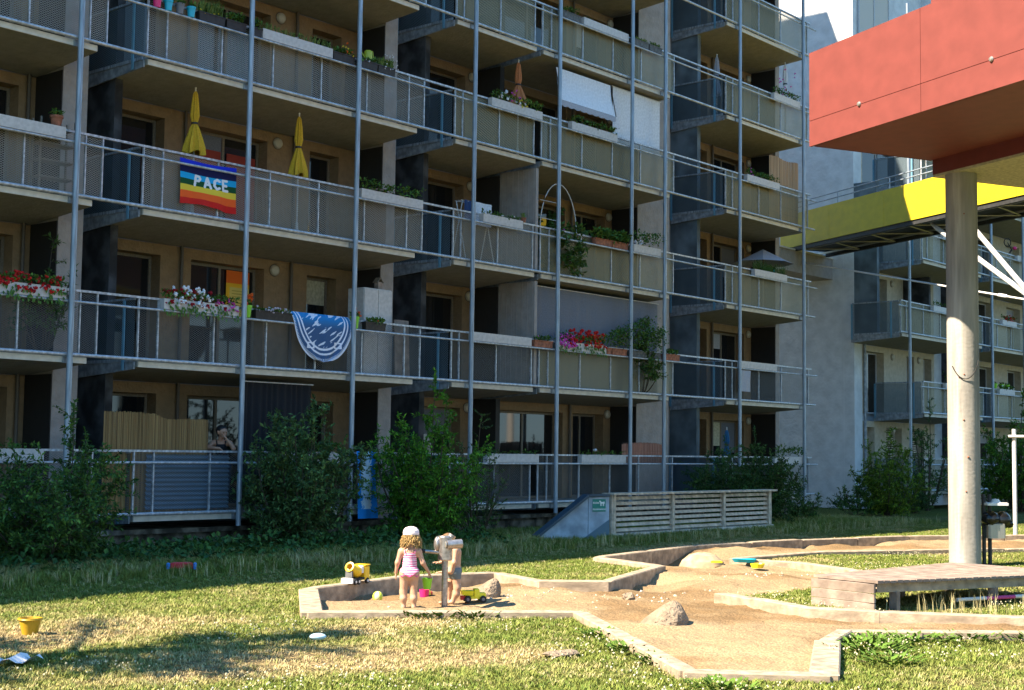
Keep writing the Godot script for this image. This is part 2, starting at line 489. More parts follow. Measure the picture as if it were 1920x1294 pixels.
func build_ground():
	var gm := flat("lawn_soil", Color.WHITE, 1.0, 0.0, 0.2)
	gm.vertex_color_use_as_albedo = true
	gm.albedo_texture = tex(noise_image(23, 0.09, 0.55, 1.0, 256, Vector2.ONE, 5, 1.8))
	gm.uv1_triplanar = true; gm.uv1_world_triplanar = true; gm.uv1_scale = Vector3.ONE * 0.8
	gm.normal_enabled = true; gm.normal_texture = bump(29, 0.12, 256, 6.0)
	var inside := func(x, z): return Geometry2D.is_point_in_polygon(Vector2(x, z), pit)
	structure("lawn", sheet(steps(-260, 4.5, 37.0, 300, 0.1), steps(-260, 2.5, 19.0, 260, 0.1),
		func(x, z): return -0.5 if Geometry2D.is_point_in_polygon(Vector2(x, z), pit) else lawn_h(x, z), lawn_col,
		func(x, z): return true), gm)
	var sm := flat("sand", Color.WHITE, 1.0, 0.0, 0.2)
	sm.vertex_color_use_as_albedo = true
	sm.albedo_texture = tex(noise_image(31, 0.12, 0.72, 1.0, 256, Vector2.ONE, 5, 1.6))
	sm.uv1_triplanar = true; sm.uv1_world_triplanar = true; sm.uv1_scale = Vector3.ONE * 1.1
	sm.normal_enabled = true; sm.normal_texture = bump(37, 0.03, 256, 3.0)
	var xs := PackedFloat32Array()
	var zs := PackedFloat32Array()
	for i in 330: xs.append(10.2 + i * 0.08)
	for i in 140: zs.append(5.9 + i * 0.08)
	structure("sand", sheet(xs, zs, sand_h, func(x, z):
		var k := 0.9 + 0.22 * noise_a.get_noise_2d(x * 2.2 + 9, z * 2.2)
		var damp := smoothstep(-0.15, 0.35, noise_a.get_noise_2d(x * 1.3 - 20, z * 1.3))
		return Color(0.40, 0.29, 0.17).lerp(Color(0.28, 0.18, 0.092), damp) * k, inside), sm)
	var rim := thing("sandpit_border", "weathered timber beams edging the winding sandpit", "sandpit", Vector3(16, 0, 10))
	for i in pit.size():
		if i in BARE_BEAMS: continue
		var a := pit[i]
		var b := pit[(i + 1) % pit.size()]
		var w := 0.26 if i in [0, 29] else 0.17
		var d := (b - a)
		var len := d.length()
		var pieces := int(ceil(len / 3.2))
		for k in pieces:
			var p := a + d * ((k + 0.5) / pieces)
			var m := MB.new()
			m.cbox(Vector3.ZERO, Vector3(len / pieces + (0.1 if pieces == 1 else -0.012), 0.42, w), 0.014)
			put(rim, "timber_beam", m.mesh(), M.timber, Vector3(p.x - 16, -0.145 + 0.004 * ((i * 2 + k) % 3) + (0.006 if k % 2 == 1 else 0.0), p.y - 10), Basis(Vector3.UP, -d.angle()))

func in_view(x: float, z: float, margin := 3.0) -> bool:
	var dx := x
	var dz := z - 21.81
	var fwd := dx * 0.763 - dz * 0.647
	var side := dx * 0.647 + dz * 0.763
	return fwd > 5.0 and absf(side) < fwd * 0.36 + margin

func copies(called: String, mesh: Mesh, mat: Material, xf: Array, cols: Array) -> MultiMeshInstance3D:
	var mm := MultiMesh.new()
	mm.transform_format = MultiMesh.TRANSFORM_3D
	mm.use_colors = true
	mm.mesh = mesh
	mm.instance_count = xf.size()
	for i in xf.size():
		mm.set_instance_transform(i, xf[i])
		mm.set_instance_color(i, cols[i])
	var o := MultiMeshInstance3D.new()
	o.name = numbered(called)
	o.multimesh = mm
	o.material_override = mat
	add_child(o)
	return o

func tuft(blades: int, hgt: float, spread: float, width: float, lean: float) -> ArrayMesh:
	var m := MB.new()
	for i in blades:
		var a := rng.randf() * TAU
		var p := Vector3(cos(a), 0, sin(a)) * spread * sqrt(rng.randf())
		var b := rng.randf() * TAU
		var l := Vector3(cos(b), 0, sin(b))
		var h := hgt * rng.randf_range(0.6, 1.15)
		var s := l.cross(Vector3.UP) * width * 0.5
		var mid := p + l * lean * h * 0.35 + Vector3.UP * h * 0.6
		var tip := p + l * lean * h * rng.randf_range(0.7, 1.2) + Vector3.UP * h
		var g := rng.randf_range(0.75, 1.2)
		var col := Color(g, g, g)
		m.quad(p - s, p + s, mid + s * 0.8, mid - s * 0.8, col)
		m.tri(mid - s * 0.8, mid + s * 0.8, tip, col)
	return m.mesh()

func build_grass():
	var gm := leafmat("grass", 0.35)
	gm.roughness = 0.7
	var sets := []
	for k in 4: sets.append([tuft(12, 0.036, 0.05, 0.007, 1.0), [], []])
	var tall := [tuft(16, 0.13, 0.06, 0.008, 0.7), [], []]
	var stalk := [tuft(3, 0.30, 0.05, 0.006, 0.3), [], []]
	var clover := [null, [], []]
	var tried := 0
	while tried < 190000:
		tried += 1
		var x := rng.randf_range(4.0, 40.0)
		var z := rng.randf_range(-0.3, 18.5)
		if not in_view(x, z, 1.5): continue
		var dist := Vector2(x, z - 21.81).length()
		if dist > 24.0 and rng.randf() > 24.0 / dist: continue
		if Geometry2D.is_point_in_polygon(Vector2(x, z), pit): continue
		if x > 23.8 and x < 32.8 and z < 3.0 and z > 1.6: continue
		var d := dryness(x, z)
		if d > 0.75 and rng.randf() < (d - 0.75) * 2.6: continue
		var shade := z < 4.6 and rng.randf() < clampf((4.8 - z) * 0.35, 0, 0.9)
		var s := rng.randf_range(0.7, 1.25)
		var b := Basis(Vector3.UP, rng.randf() * TAU).scaled(Vector3(s, s * rng.randf_range(0.7, 1.2), s))
		var col := lawn_col(x, z) * 1.35
		var straw := Color(0.52, 0.43, 0.22)
		if rng.randf() < 0.07 + d * 0.2: col = col.lerp(straw, 0.7)
		elif rng.randf() < 0.35: col = col.lerp(Color(0.085, 0.16, 0.02), 0.6)
		var into: Array = tall if shade else sets[rng.randi() % 4]
		into[1].append(Transform3D(b, Vector3(x, lawn_h(x, z) - 0.005, z)))
		into[2].append(col)
		var edge := smoothstep(5.2, 4.6, z) * smoothstep(3.4, 4.2, z)
		if rng.randf() < edge * 0.05 or (x > 16.3 and x < 19.8 and z > 13.9 and z < 15.2 and rng.randf() < 0.06):
			stalk[1].append(Transform3D(Basis(Vector3.UP, rng.randf() * TAU).scaled(Vector3.ONE * rng.randf_range(0.6, 1.2)), Vector3(x, 0, z)))
			stalk[2].append(Color(0.50, 0.43, 0.22))
		var cl := noise_a.get_noise_2d(x * 2.0 - 70.0, z * 2.0)
		if cl > 0.05 and d < 0.62 and z > 9.5 and rng.randf() < 0.16:
			clover[1].append(Transform3D(b, Vector3(x, 0.045 + rng.randf() * 0.03, z)))
			clover[2].append(Color(0.55, 0.50, 0.34))
	for k in sets: tag(copies("lawn_grass", k[0], gm, k[1], k[2]), "short dry summer grass covering the lawn around the sandpit", "grass", "lawn grass tufts", "stuff")
	tag(copies("long_grass", tall[0], gm, tall[1], tall[2]), "longer unmown grass along the foot of the house", "grass", "", "stuff")
	tag(copies("grass_stalks", stalk[0], gm, stalk[1], stalk[2]), "pale dry grass stalks standing along the shadow edge", "grass", "", "stuff")
	var cm := MB.new()
	cm.octa(Vector3.ZERO, 0.011, Color.WHITE, rng)
	tag(copies("clover_flowers", cm.mesh(), M.petal, clover[1], clover[2]), "small white clover heads scattered over the front lawn", "flowers", "", "stuff")
	# leafy weeds against the beams
	var weeds := [[11.9, 10.35, 0.3], [12.3, 10.9, 0.25], [12.05, 10.6, 0.3], [13.25, 15.2, 0.45], [13.6, 15.15, 0.45], [14.0, 15.4, 0.45], [12.9, 15.4, 0.45], [14.6, 15.75, 0.35], [11.3, 13.7, 0.22], [10.9, 14.4, 0.25], [12.0, 12.9, 0.22], [10.0, 15.6, 0.3], [12.4, 15.9, 0.3], [11.9, 9.0, 0.2], [20.6, 7.5, 0.25], [15.0, 16.3, 0.35]]
	var m := MB.new()
	for w in weeds:
		for k in int(400 * w[2]):
			var a := rng.randf() * TAU
			var o: Vector3 = Vector3(w[0], 0, w[1]) + Vector3(cos(a), 0, sin(a)) * w[2] * sqrt(rng.randf())
			if Geometry2D.is_point_in_polygon(Vector2(o.x, o.z), pit): continue
			var d := Vector3(cos(a + rng.randf() - 0.5), rng.randf_range(0.1, 1.0), sin(a + rng.randf() - 0.5)).normalized()
			var g := rng.randf_range(0.6, 1.3)
			m.leaf(o + Vector3(0, rng.randf() * 0.05, 0), d, Vector3.UP, rng.randf_range(0.05, 0.10), rng.randf_range(0.03, 0.05), Color(0.085, 0.15, 0.022) * g)
	tag(put(self, "weeds", m.mesh(), M.leaf), "low leafy green weeds along the sandpit beams", "weeds", "", "stuff")

# ---------- the long house with balconies ----------
const STOREY := 2.8
const POLES := [7.2, 10.5, 13.8, 17.59, 20.5, 24.2, 27.36, 30.47, 32.03, 35.945, 39.78]

func floor_y(n: int) -> float:
	return 0.66 + STOREY * n

func bar_x(parent: Node3D, called: String, x0: float, x1: float, y: float, z: float, r: float, mat: Material):
	var m := MB.new()
	m.tube([Vector3(-(x1 - x0) / 2, 0, 0), Vector3((x1 - x0) / 2, 0, 0)], [r, r], 8)
	return put(parent, called, m.mesh(), mat, parent.global_transform.affine_inverse() * Vector3((x0 + x1) / 2, y, z))

func panel(parent: Node3D, a: Vector3, b: Vector3, mat: Material):
	# upright mesh sheet between two upper/lower corners
	var m := MB.new()
	var w := Vector2(b.x - a.x, b.z - a.z).length()
	var c := (a + b) * 0.5
	m.quad(Vector3(a.x, a.y, a.z) - c, Vector3(b.x, a.y, b.z) - c, Vector3(b.x, b.y, b.z) - c, Vector3(a.x, b.y, a.z) - c, Color.WHITE, Vector2(w / 0.07, (b.y - a.y) / 0.04))
	return put(parent, "mesh_panel", m.mesh(), mat, parent.global_transform.affine_inverse() * c)

func balcony(house: Node3D, n: int, x0: float, x1: float, joints: Array, sheet_mat: Material, front_end: float, with_side := true, rails := true):
	var f := floor_y(n)
	var m := MB.new()
	var h := (x1 - x0) * 0.5
	m.hexa([Vector3(-h, -0.12, -0.1), Vector3(h, -0.12, -0.1), Vector3(h, -0.27, -2.04), Vector3(-h, -0.27, -2.04), Vector3(-h, 0, -0.1), Vector3(h, 0, -0.1), Vector3(h, 0, -2.04), Vector3(-h, 0, -2.04)])
	var b := put(house, "balcony", m.mesh(), M.slab, house.global_transform.affine_inverse() * Vector3((x0 + x1) / 2, f, 0))
	wbox(b, "slab_edge", Vector3(x0 + 0.01, f - 0.118, -0.098), Vector3(x1 - 0.01, f - 0.012, -0.07), M.edge)
	if not rails: return
	# edge channel on the left flank, brackets to the side rail
	var ch := MB.new()
	ch.hexa([Vector3(-0.03, -0.155, 0.86), Vector3(0, -0.155, 0.86), Vector3(0, -0.28, -1.0), Vector3(-0.03, -0.28, -1.0), Vector3(-0.03, -0.02, 0.86), Vector3(0, -0.02, 0.86), Vector3(0, -0.02, -1.0), Vector3(-0.03, -0.02, -1.0)])
	put(b, "side_channel", ch.mesh(), M.beam_steel, Vector3(-h - 0.002, 0, -1.02))
	var xs := [x0 + 0.02]
	xs.append_array(joints)
	xs.append(front_end)
	for i in xs.size() - 1:
		panel(b, Vector3(xs[i] + 0.015, f + 0.05, -0.14), Vector3(xs[i + 1] - 0.015, f + 1.13, -0.14), sheet_mat)
	for x in xs:
		wbox(b, "railing_post", Vector3(x - 0.014, f + 0.03, -0.155), Vector3(x + 0.014, f + 1.14, -0.115), M.rail)
	if with_side:
		panel(b, Vector3(x0 - 0.02, f + 0.03, -1.98), Vector3(x0 - 0.02, f + 1.11, -0.18), M.mesh_side)
		wbox(b, "side_rail", Vector3(x0 - 0.045, f + 1.115, -1.98), Vector3(x0 - 0.005, f + 1.155, -0.18), M.steel)
		wbox(b, "side_rail", Vector3(x0 - 0.05, f - 0.02, -1.98), Vector3(x0 - 0.035, f + 0.04, -0.18), M.steel)
		for z in [-1.98, -0.46]:
			wbox(b, "side_post", Vector3(x0 - 0.075, f - 0.17, z - 0.03), Vector3(x0 - 0.051, f + 1.11, z + 0.03), M.post_blue)
	return b

func window(house: Node3D, x0: float, x1: float, y0: float, y1: float, z: float, lights: int, fmat: Material, pmat: Material):
	var fr := MB.new()
	var w := x1 - x0
	var h := y1 - y0
	var t := 0.06
	fr.box(Vector3(0, h / 2 - t / 2, 0), Vector3(w, t, 0.07))
	fr.box(Vector3(0, -h / 2 + t / 2, 0), Vector3(w, t, 0.07))
	for i in lights + 1:
		var x := -w / 2 + t / 2 + (w - t) * i / lights
		fr.box(Vector3(x, 0, 0.002), Vector3(t, h - 2 * t, 0.07))
	var o := put(house, "window", fr.mesh(), fmat, house.global_transform.affine_inverse() * Vector3((x0 + x1) / 2, (y0 + y1) / 2, z))
	for i in lights:
		var a := x0 + t / 2 + (w - t) * i / lights + t / 2
		var b := x0 + t / 2 + (w - t) * (i + 1) / lights - t / 2
		wbox(o, "pane", Vector3(a, y0 + t, z - 0.012), Vector3(b, y1 - t, z + 0.006), pmat)
		# some have a roller blind part way down or a slatted one
		var pick := rng.randf()
		if pick < 0.16 and pmat == M.glass:
			wbox(o, "blind", Vector3(a + 0.005, y1 - t - h * rng.randf_range(0.1, 0.42), z + 0.008), Vector3(b - 0.005, y1 - t, z + 0.016), [M.cloth_pale, M.soffit, M.cloth_grey, M.blind][rng.randi() % 4])
	return o

# back wall of a recess on one storey with openings [x0, x1, lights, sill]
func back_wall(house: Node3D, n: int, x0: float, x1: float, openings: Array, y1 := 2.52, wmat: Material = null, skip := []):
	var f := floor_y(n)
	var m := MB.new()
	var zc := -2.25
	var x := x0
	var cx := (x0 + x1) / 2
	for o in openings:
		if o[0] > x: m.box(Vector3((x + o[0]) / 2 - cx, y1 / 2, 0), Vector3(o[0] - x, y1, 0.4))
		var head := 2.3
		m.box(Vector3((o[0] + o[1]) / 2 - cx, (head + y1) / 2, 0), Vector3(o[1] - o[0], y1 - head, 0.4))
		if o[3] > 0.0: m.box(Vector3((o[0] + o[1]) / 2 - cx, o[3] / 2, 0), Vector3(o[1] - o[0], o[3], 0.4))
		window(house, o[0] + 0.004, o[1] - 0.004, f + o[3] + 0.004, f + head - 0.004, -2.38, o[2], M.frame if wmat == null else M.white_frame, M.glass)
		x = o[1]
	if x1 > x: m.box(Vector3((x + x1) / 2 - cx, y1 / 2, 0), Vector3(x1 - x, y1, 0.4))
	put(house, "wall", m.mesh(), M.wall if wmat == null else wmat, house.global_transform.affine_inverse() * Vector3(cx, f, zc))

func wall_lamp(house: Node3D, x: float, y: float):
	var m := MB.new()
	m.lathe(Vector3.ZERO, [Vector2(0.001, 0.09), Vector2(0.06, 0.085), Vector2(0.105, 0.06), Vector2(0.12, 0.02), Vector2(0.12, 0.0)], 16, Basis(Vector3.RIGHT, PI / 2))
	var o := put(house, "wall_lamp", m.mesh(), M.lamp_glass, house.global_transform.affine_inverse() * Vector3(x, y, -2.045))
	var r := MB.new()
	r.lathe(Vector3.ZERO, [Vector2(0.122, 0.012), Vector2(0.135, 0.01), Vector2(0.135, -0.0)], 16, Basis(Vector3.RIGHT, PI / 2))
	put(o, "ring", r.mesh(), M.pipe)

func seq(a: float, b: float, s: float) -> Array:
	var r := []
	var x := a
	while x < b - 0.2:
		r.append(x)
		x += s
	return r

func build_long_house():
	var H := thing("apartment_building", "long shaded apartment house with mesh fronted balconies and blue steel poles", "building", Vector3(20, 0, -2))
	# bodies that close the house behind the recesses, the roof and the set back top floors
	wbox(H, "house_body", Vector3(-28, -0.6, -14), Vector3(40.4, 17.3, -2.47), M.pier)
	wbox(H, "top_floor", Vector3(-28, 17.31, -14), Vector3(40.2, 26.9, -6.1), M.pier)
	wbox(H, "roof_slab", Vector3(-28, 17.31, -6.09), Vector3(40.3, 17.46, -0.1), M.slab)
	wbox(H, "plinth", Vector3(-28, -0.6, -1.2), Vector3(40.3, 0.28, -0.75), M.plinth)
	wbox(H, "underside", Vector3(-28, 0.281, -2.46), Vector3(40.3, 0.37, -0.5), M.plinth)
	for n in 6:
		wbox(H, "balcony", Vector3(-28, floor_y(n) - 0.2, -2.46), Vector3(8.0, floor_y(n), -0.1), M.slab)
	wbox(H, "wall", Vector3(-28, 0.4, -2.46), Vector3(8.0, 17.3, -2.05), M.wall)
	# piers and wing walls, storey high walls of the recesses
	for p in [[14.24, 14.76], [22.46, 22.86], [32.48, 34.06], [40.16, 40.4]]:
		wbox(H, "pier", Vector3(p[0], 0.371, -2.46), Vector3(p[1], 17.3, -1.15), M.pier)
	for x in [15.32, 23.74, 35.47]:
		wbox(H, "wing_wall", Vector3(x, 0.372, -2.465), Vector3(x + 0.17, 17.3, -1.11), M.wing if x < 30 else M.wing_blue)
	for p in [[14.761, 15.319], [22.861, 23.739], [34.061, 35.469]]:
		wbox(H, "wall", Vector3(p[0], 0.373, -2.46), Vector3(p[1], 17.3, -2.06), M.pier)
	for n in 6:
		var f := floor_y(n)
		balcony(H, n, 8.0, 14.24, seq(9.0, 14.1, 1.3) + [14.1], M.mesh_clear if n < 2 else M.mesh_open, 14.45, false)
		balcony(H, n, 15.3, 22.45, [15.75, 17.03, 18.32, 19.62, 20.93, 22.22], M.mesh_clear if n < 2 else M.mesh_open, 22.71)
		balcony(H, n, 23.72, 26.62, [24.0, 25.3], M.mesh_clear if n < 2 else (M.mesh_open if n < 3 else M.mesh_fine), 26.6)
		balcony(H, n, 26.88, 32.47, [27.25, 28.54, 29.85, 31.14, 32.4], M.mesh_clear if n < 1 else M.mesh_fine, 32.74, false)
		balcony(H, n, 35.45, 40.12, [35.85, 37.36, 38.69, 40.1], M.mesh_clear if n < 2 else M.mesh_fine, 40.4)
		back_wall(H, n, 8.0, 14.238, [[9.2, 10.6, 1, 0.0], [12.6, 13.88, 2, 0.0]])
		back_wall(H, n, 15.495, 22.458, [[15.8, 17.14, 1, 0.0], [17.9, 19.83, 2, 0.0], [21.05, 21.93, 1, 0.0]])
		back_wall(H, n, 23.915, 26.66, [[24.6, 26.19, 1, 0.0]])
		back_wall(H, n, 26.84, 32.478, [[27.6, 30.31, 2, 0.0], [30.75, 32.15, 2, 0.0]])
		back_wall(H, n, 35.645, 40.158, [[36.2, 37.49, 1, 0.0], [37.89, 39.71, 2, 0.0]])
		for x in [14.05, 17.62, 20.55, 30.55, 37.72]: wtube(H, "downpipe", Vector3(x, f + 0.005, -1.99), Vector3(x, f + 2.54, -1.99), 0.038, M.pipe, 8)
		for x in [20.1, 26.42, 32.3, 39.95]: wall_lamp(H, x, f + 2.31 if x > 21 else f + 2.3)
		# thin near-black panels on the right side of each recess
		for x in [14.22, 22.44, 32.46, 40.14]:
			wbox(H, "dark_side_panel", Vector3(x, f + 0.01, -2.04), Vector3(x + 0.019, f + 2.53, -1.16), M.dark_panel)
		# party walls of the middle bay
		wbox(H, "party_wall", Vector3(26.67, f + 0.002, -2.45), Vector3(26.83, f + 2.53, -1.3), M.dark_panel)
		if n == 1 or n == 2:
			var pw := wbox(H, "party_panel", Vector3(26.70, f + 0.02, -1.29), Vector3(26.80, f + 2.6, -0.12), M.pier)
			for k in 7:
				wbox(pw, "rib", Vector3(26.685, f + 0.02, -1.2 + k * 0.17), Vector3(26.699, f + 2.58, -1.19 + k * 0.17), M.pier)
		# through rails
		bar_x(H, "rail", 7.0, 40.75, f + 0.95, 0.0, 0.024, M.rail)
		bar_x(H, "rail", 7.0, 40.6, f + 0.02, 0.0, 0.034, M.rail)
		wbox(H, "handrail", Vector3(7.0, f + 1.142, -0.165), Vector3(40.6, f + 1.182, -0.105), M.rail)
		for x in POLES:
			if x < 40: wbox(H, "pole_bracket", Vector3(x - 0.06, f - 0.13, -0.0995), Vector3(x + 0.06, f - 0.02, -0.03), M.beam_steel)
	for x in POLES: wtube(H, "pole", Vector3(x, 0.41, 0.075), Vector3(x, 18.2, 0.075), 0.052, M.steel, 12)

# ---------- the house beyond the gap ----------
func build_far_house():
	var H := thing("apartment_building", "pale house beyond the gap with a blank grey gable wall", "building", Vector3(54, 0, -2))
	wbox(H, "house_body", Vector3(47.4, -0.6, -14), Vector3(78, 23.0, -2.47), M.gable)
	for p in [[47.401, 48.02], [54.3, 55.0]]:
		wbox(H, "pier", Vector3(p[0], -0.6, -2.465), Vector3(p[1], 23.0, -2.05), M.gable)
	wtube(H, "downpipe", Vector3(48.1, 0, -1.98), Vector3(48.1, 9.0, -1.98), 0.05, M.beam_steel)
	wbox(H, "wing_wall", Vector3(47.41, floor_y(2), -2.049), Vector3(47.6, floor_y(4), -1.15), M.wing_blue)
	wbox(H, "wing_wall", Vector3(51.5, floor_y(2), -2.049), Vector3(51.66, floor_y(3) - 0.3, -1.0), M.wing)
	wbox(H, "wing_wall", Vector3(55.01, 0.4, -2.46), Vector3(55.2, 17, -1.0), M.wing)
	wbox(H, "base_wall", Vector3(48.021, -0.6, -2.46), Vector3(78, 0.655, -2.06), M.gable)
	for n in 6:
		var f := floor_y(n)
		var x0 := 47.13 if n == 2 else 48.95
		if n > 0 or true:
			balcony(H, n, x0, 54.28, seq(x0 + 0.45, 54.0, 1.45), M.mesh_fine, 54.5)
			balcony(H, n, 55.3, 70.0, seq(56.0, 69.9, 1.45), M.mesh_fine, 70.0)
		var op := [[48.16, 49.8, 2, 0.0], [51.75, 52.45, 1, 0.0], [53.3, 54.05, 1, 0.0]]
		if n == 0: op = [[48.2, 49.0, 1, 0.0], [49.95, 51.3, 1, 0.0], [52.0, 53.3, 1, 0.0]]
		if n == 2: op = [[48.9, 50.1, 1, 0.0], [52.1, 53.8, 2, 0.0]]
		if n >= 4: op = [[48.1, 51.6, 2, 0.0], [52.1, 53.8, 2, 0.0]]
		back_wall(H, n, 48.021, 54.298, op, 2.52, M.cream)
		back_wall(H, n, 55.201, 70, [[56.2, 57.6, 2, 0.0], [58.6, 60.4, 2, 0.0], [62, 63.6, 2, 0.0]], 2.52, M.cream)
		wall_lamp(H, 50.5, f + 2.2)
		if n != 2: wall_lamp(H, 52.85, f + 2.2)
		bar_x(H, "rail", x0 - 0.45, 70.0, f + 0.95, 0.0, 0.024, M.rail)
		bar_x(H, "rail", x0 - 0.3, 70.0, f + 0.02, 0.0, 0.034, M.rail)
		wbox(H, "handrail", Vector3(x0, f + 1.142, -0.165), Vector3(70, f + 1.182, -0.105), M.rail)
		if n == 0:
			for s in [[48.25, 48.95, 0.1], [50.0, 51.25, 0.05], [52.05, 53.25, 0.05]]:
				var k := 0
				while k < 26:
					wbox(H, "shutter_slat", Vector3(s[0], f + 0.1 + k * 0.085, -2.33), Vector3(s[1], f + 0.155 + k * 0.085, -2.31), M.louver)
					k += 1
	for x in [47.45, 51.2, 54.97, 58.37, 62.0, 66.0]: wtube(H, "pole", Vector3(x, 0.41, 0.075), Vector3(x, 18.2, 0.075), 0.052, M.steel, 12)
	window(H, 47.75, 50.3, 17.3, 19.6, -2.0, 2, M.white_frame, M.blind)
	# landing between the two houses
	var L := thing("landing_slab", "pale concrete landing spanning the gap under the yellow bridge", "landing", Vector3(43.9, 8.36, -3.4))
	wbox(L, "beam", Vector3(40.41, 8.36, -4.6), Vector3(47.395, 9.12, -2.9), M.pier)
	wbox(L, "cap", Vector3(40.41, 9.121, -4.62), Vector3(47.395, 9.18, -2.86), M.edge)

# ---------- yellow footbridge, red tower ----------
const BU := Vector3(-0.46, 0, 0.888)   # along bridge and tower, towards the viewer's right
const BV := Vector3(0.888, 0, 0.46)    # away from the left faces

func bbasis() -> Basis:
	return Basis(BV, Vector3.UP, BU)

func frame_box(parent: Node3D, called: String, at: Vector3, size: Vector3, mat: Material) -> MeshInstance3D:
	var m := MB.new()
	m.box(Vector3.ZERO, size)
	return put(parent, called, m.mesh(), mat, at)

func build_bridge():
	# origin at the landing end of the near bottom edge; local x across, z along
	var B := Node3D.new()
	B.name = numbered("footbridge")
	add_child(B)
	B.transform = Transform3D(bbasis(), Vector3(44.95, 9.22, -3.7))
	tag(B, "yellow sided footbridge leading to the gap between the houses", "bridge")
	var len := 24.0
	var k := 0
	while k < 8:
		frame_box(B, "side_panel", Vector3(0.02, 0.62, 1.5 + k * 3.0), Vector3(0.04, 1.17, 2.985), M.yellow)
		frame_box(B, "side_panel", Vector3(2.1, 0.62, 1.5 + k * 3.0), Vector3(0.04, 1.17, 2.985), M.yellow)
		k += 1
	frame_box(B, "deck", Vector3(1.06, 0.12, len / 2), Vector3(2.0, 0.08, len), M.black_steel)
	for x in [0.1, 2.0]:
		frame_box(B, "girder", Vector3(x, -0.04, len / 2), Vector3(0.12, 0.14, len), M.black_steel)
	for x in [0.45, 1.65]:
		frame_box(B, "stringer", Vector3(x, -0.02, len / 2), Vector3(0.05, 0.06, len), M.tin)
	for i in 12:
		var m := MB.new()
		var z := 1.0 + i * 2.0
		m.tube([Vector3(0.1, -0.06, z), Vector3(2.0, -0.06, z + 1.0)], [0.025, 0.025], 6)
		m.tube([Vector3(2.0, -0.06, z + 1.0), Vector3(0.1, -0.06, z + 2.0)], [0.025, 0.025], 6)
		put(B, "brace", m.mesh(), M.tin)
	for i in 9:
		var m := MB.new()
		m.tube([Vector3(0, 0, 0), Vector3(0, 0.4, 0)], [0.02, 0.02], 6)
		put(B, "handrail_post", m.mesh(), M.steel, Vector3(0.08, 1.2, 0.6 + i * 2.8))
	for y in [1.42, 1.6]:
		var m := MB.new()
		m.tube([Vector3(0, 0, 0), Vector3(0, 0, len)], [0.022, 0.022], 8)
		put(B, "handrail", m.mesh(), M.steel, Vector3(0.08, y, 0))
	# the branching support
	var S := thing("bridge_support", "white steel struts branching up to the yellow footbridge", "strut", Vector3(39.9, 0, 7.3))
	var node := Vector3(0, 6.3, 0)
	var pm := MB.new()
	pm.tube([Vector3.ZERO, node], [0.14, 0.11], 14)
	put(S, "mast", pm.mesh(), M.white_steel)
	for t in [Vector3(40.5, 9.12, 4.9), Vector3(41.75, 9.12, 3.4), Vector3(38.4, 9.12, 9.6), Vector3(37.6, 9.12, 11.5)]:
		var e: Vector3 = t - Vector3(39.9, 0, 7.3)
		var m := MB.new()
		m.tube([node, node.lerp(e, 0.08), node.lerp(e, 0.93), e], [0.045, 0.075, 0.075, 0.03], 12)
		put(S, "strut", m.mesh(), M.white_steel)
	var tie := MB.new()
	var e := Vector3(45.2, 8.75, -2.86) - Vector3(39.9, 0, 7.3)
	tie.tube([node, node.lerp(e, 0.10), node.lerp(e, 0.105), node.lerp(e, 0.13), node.lerp(e, 0.135), e], [0.03, 0.03, 0.055, 0.055, 0.03, 0.03], 10)
	put(S, "tie_rod", tie.mesh(), M.white_steel)

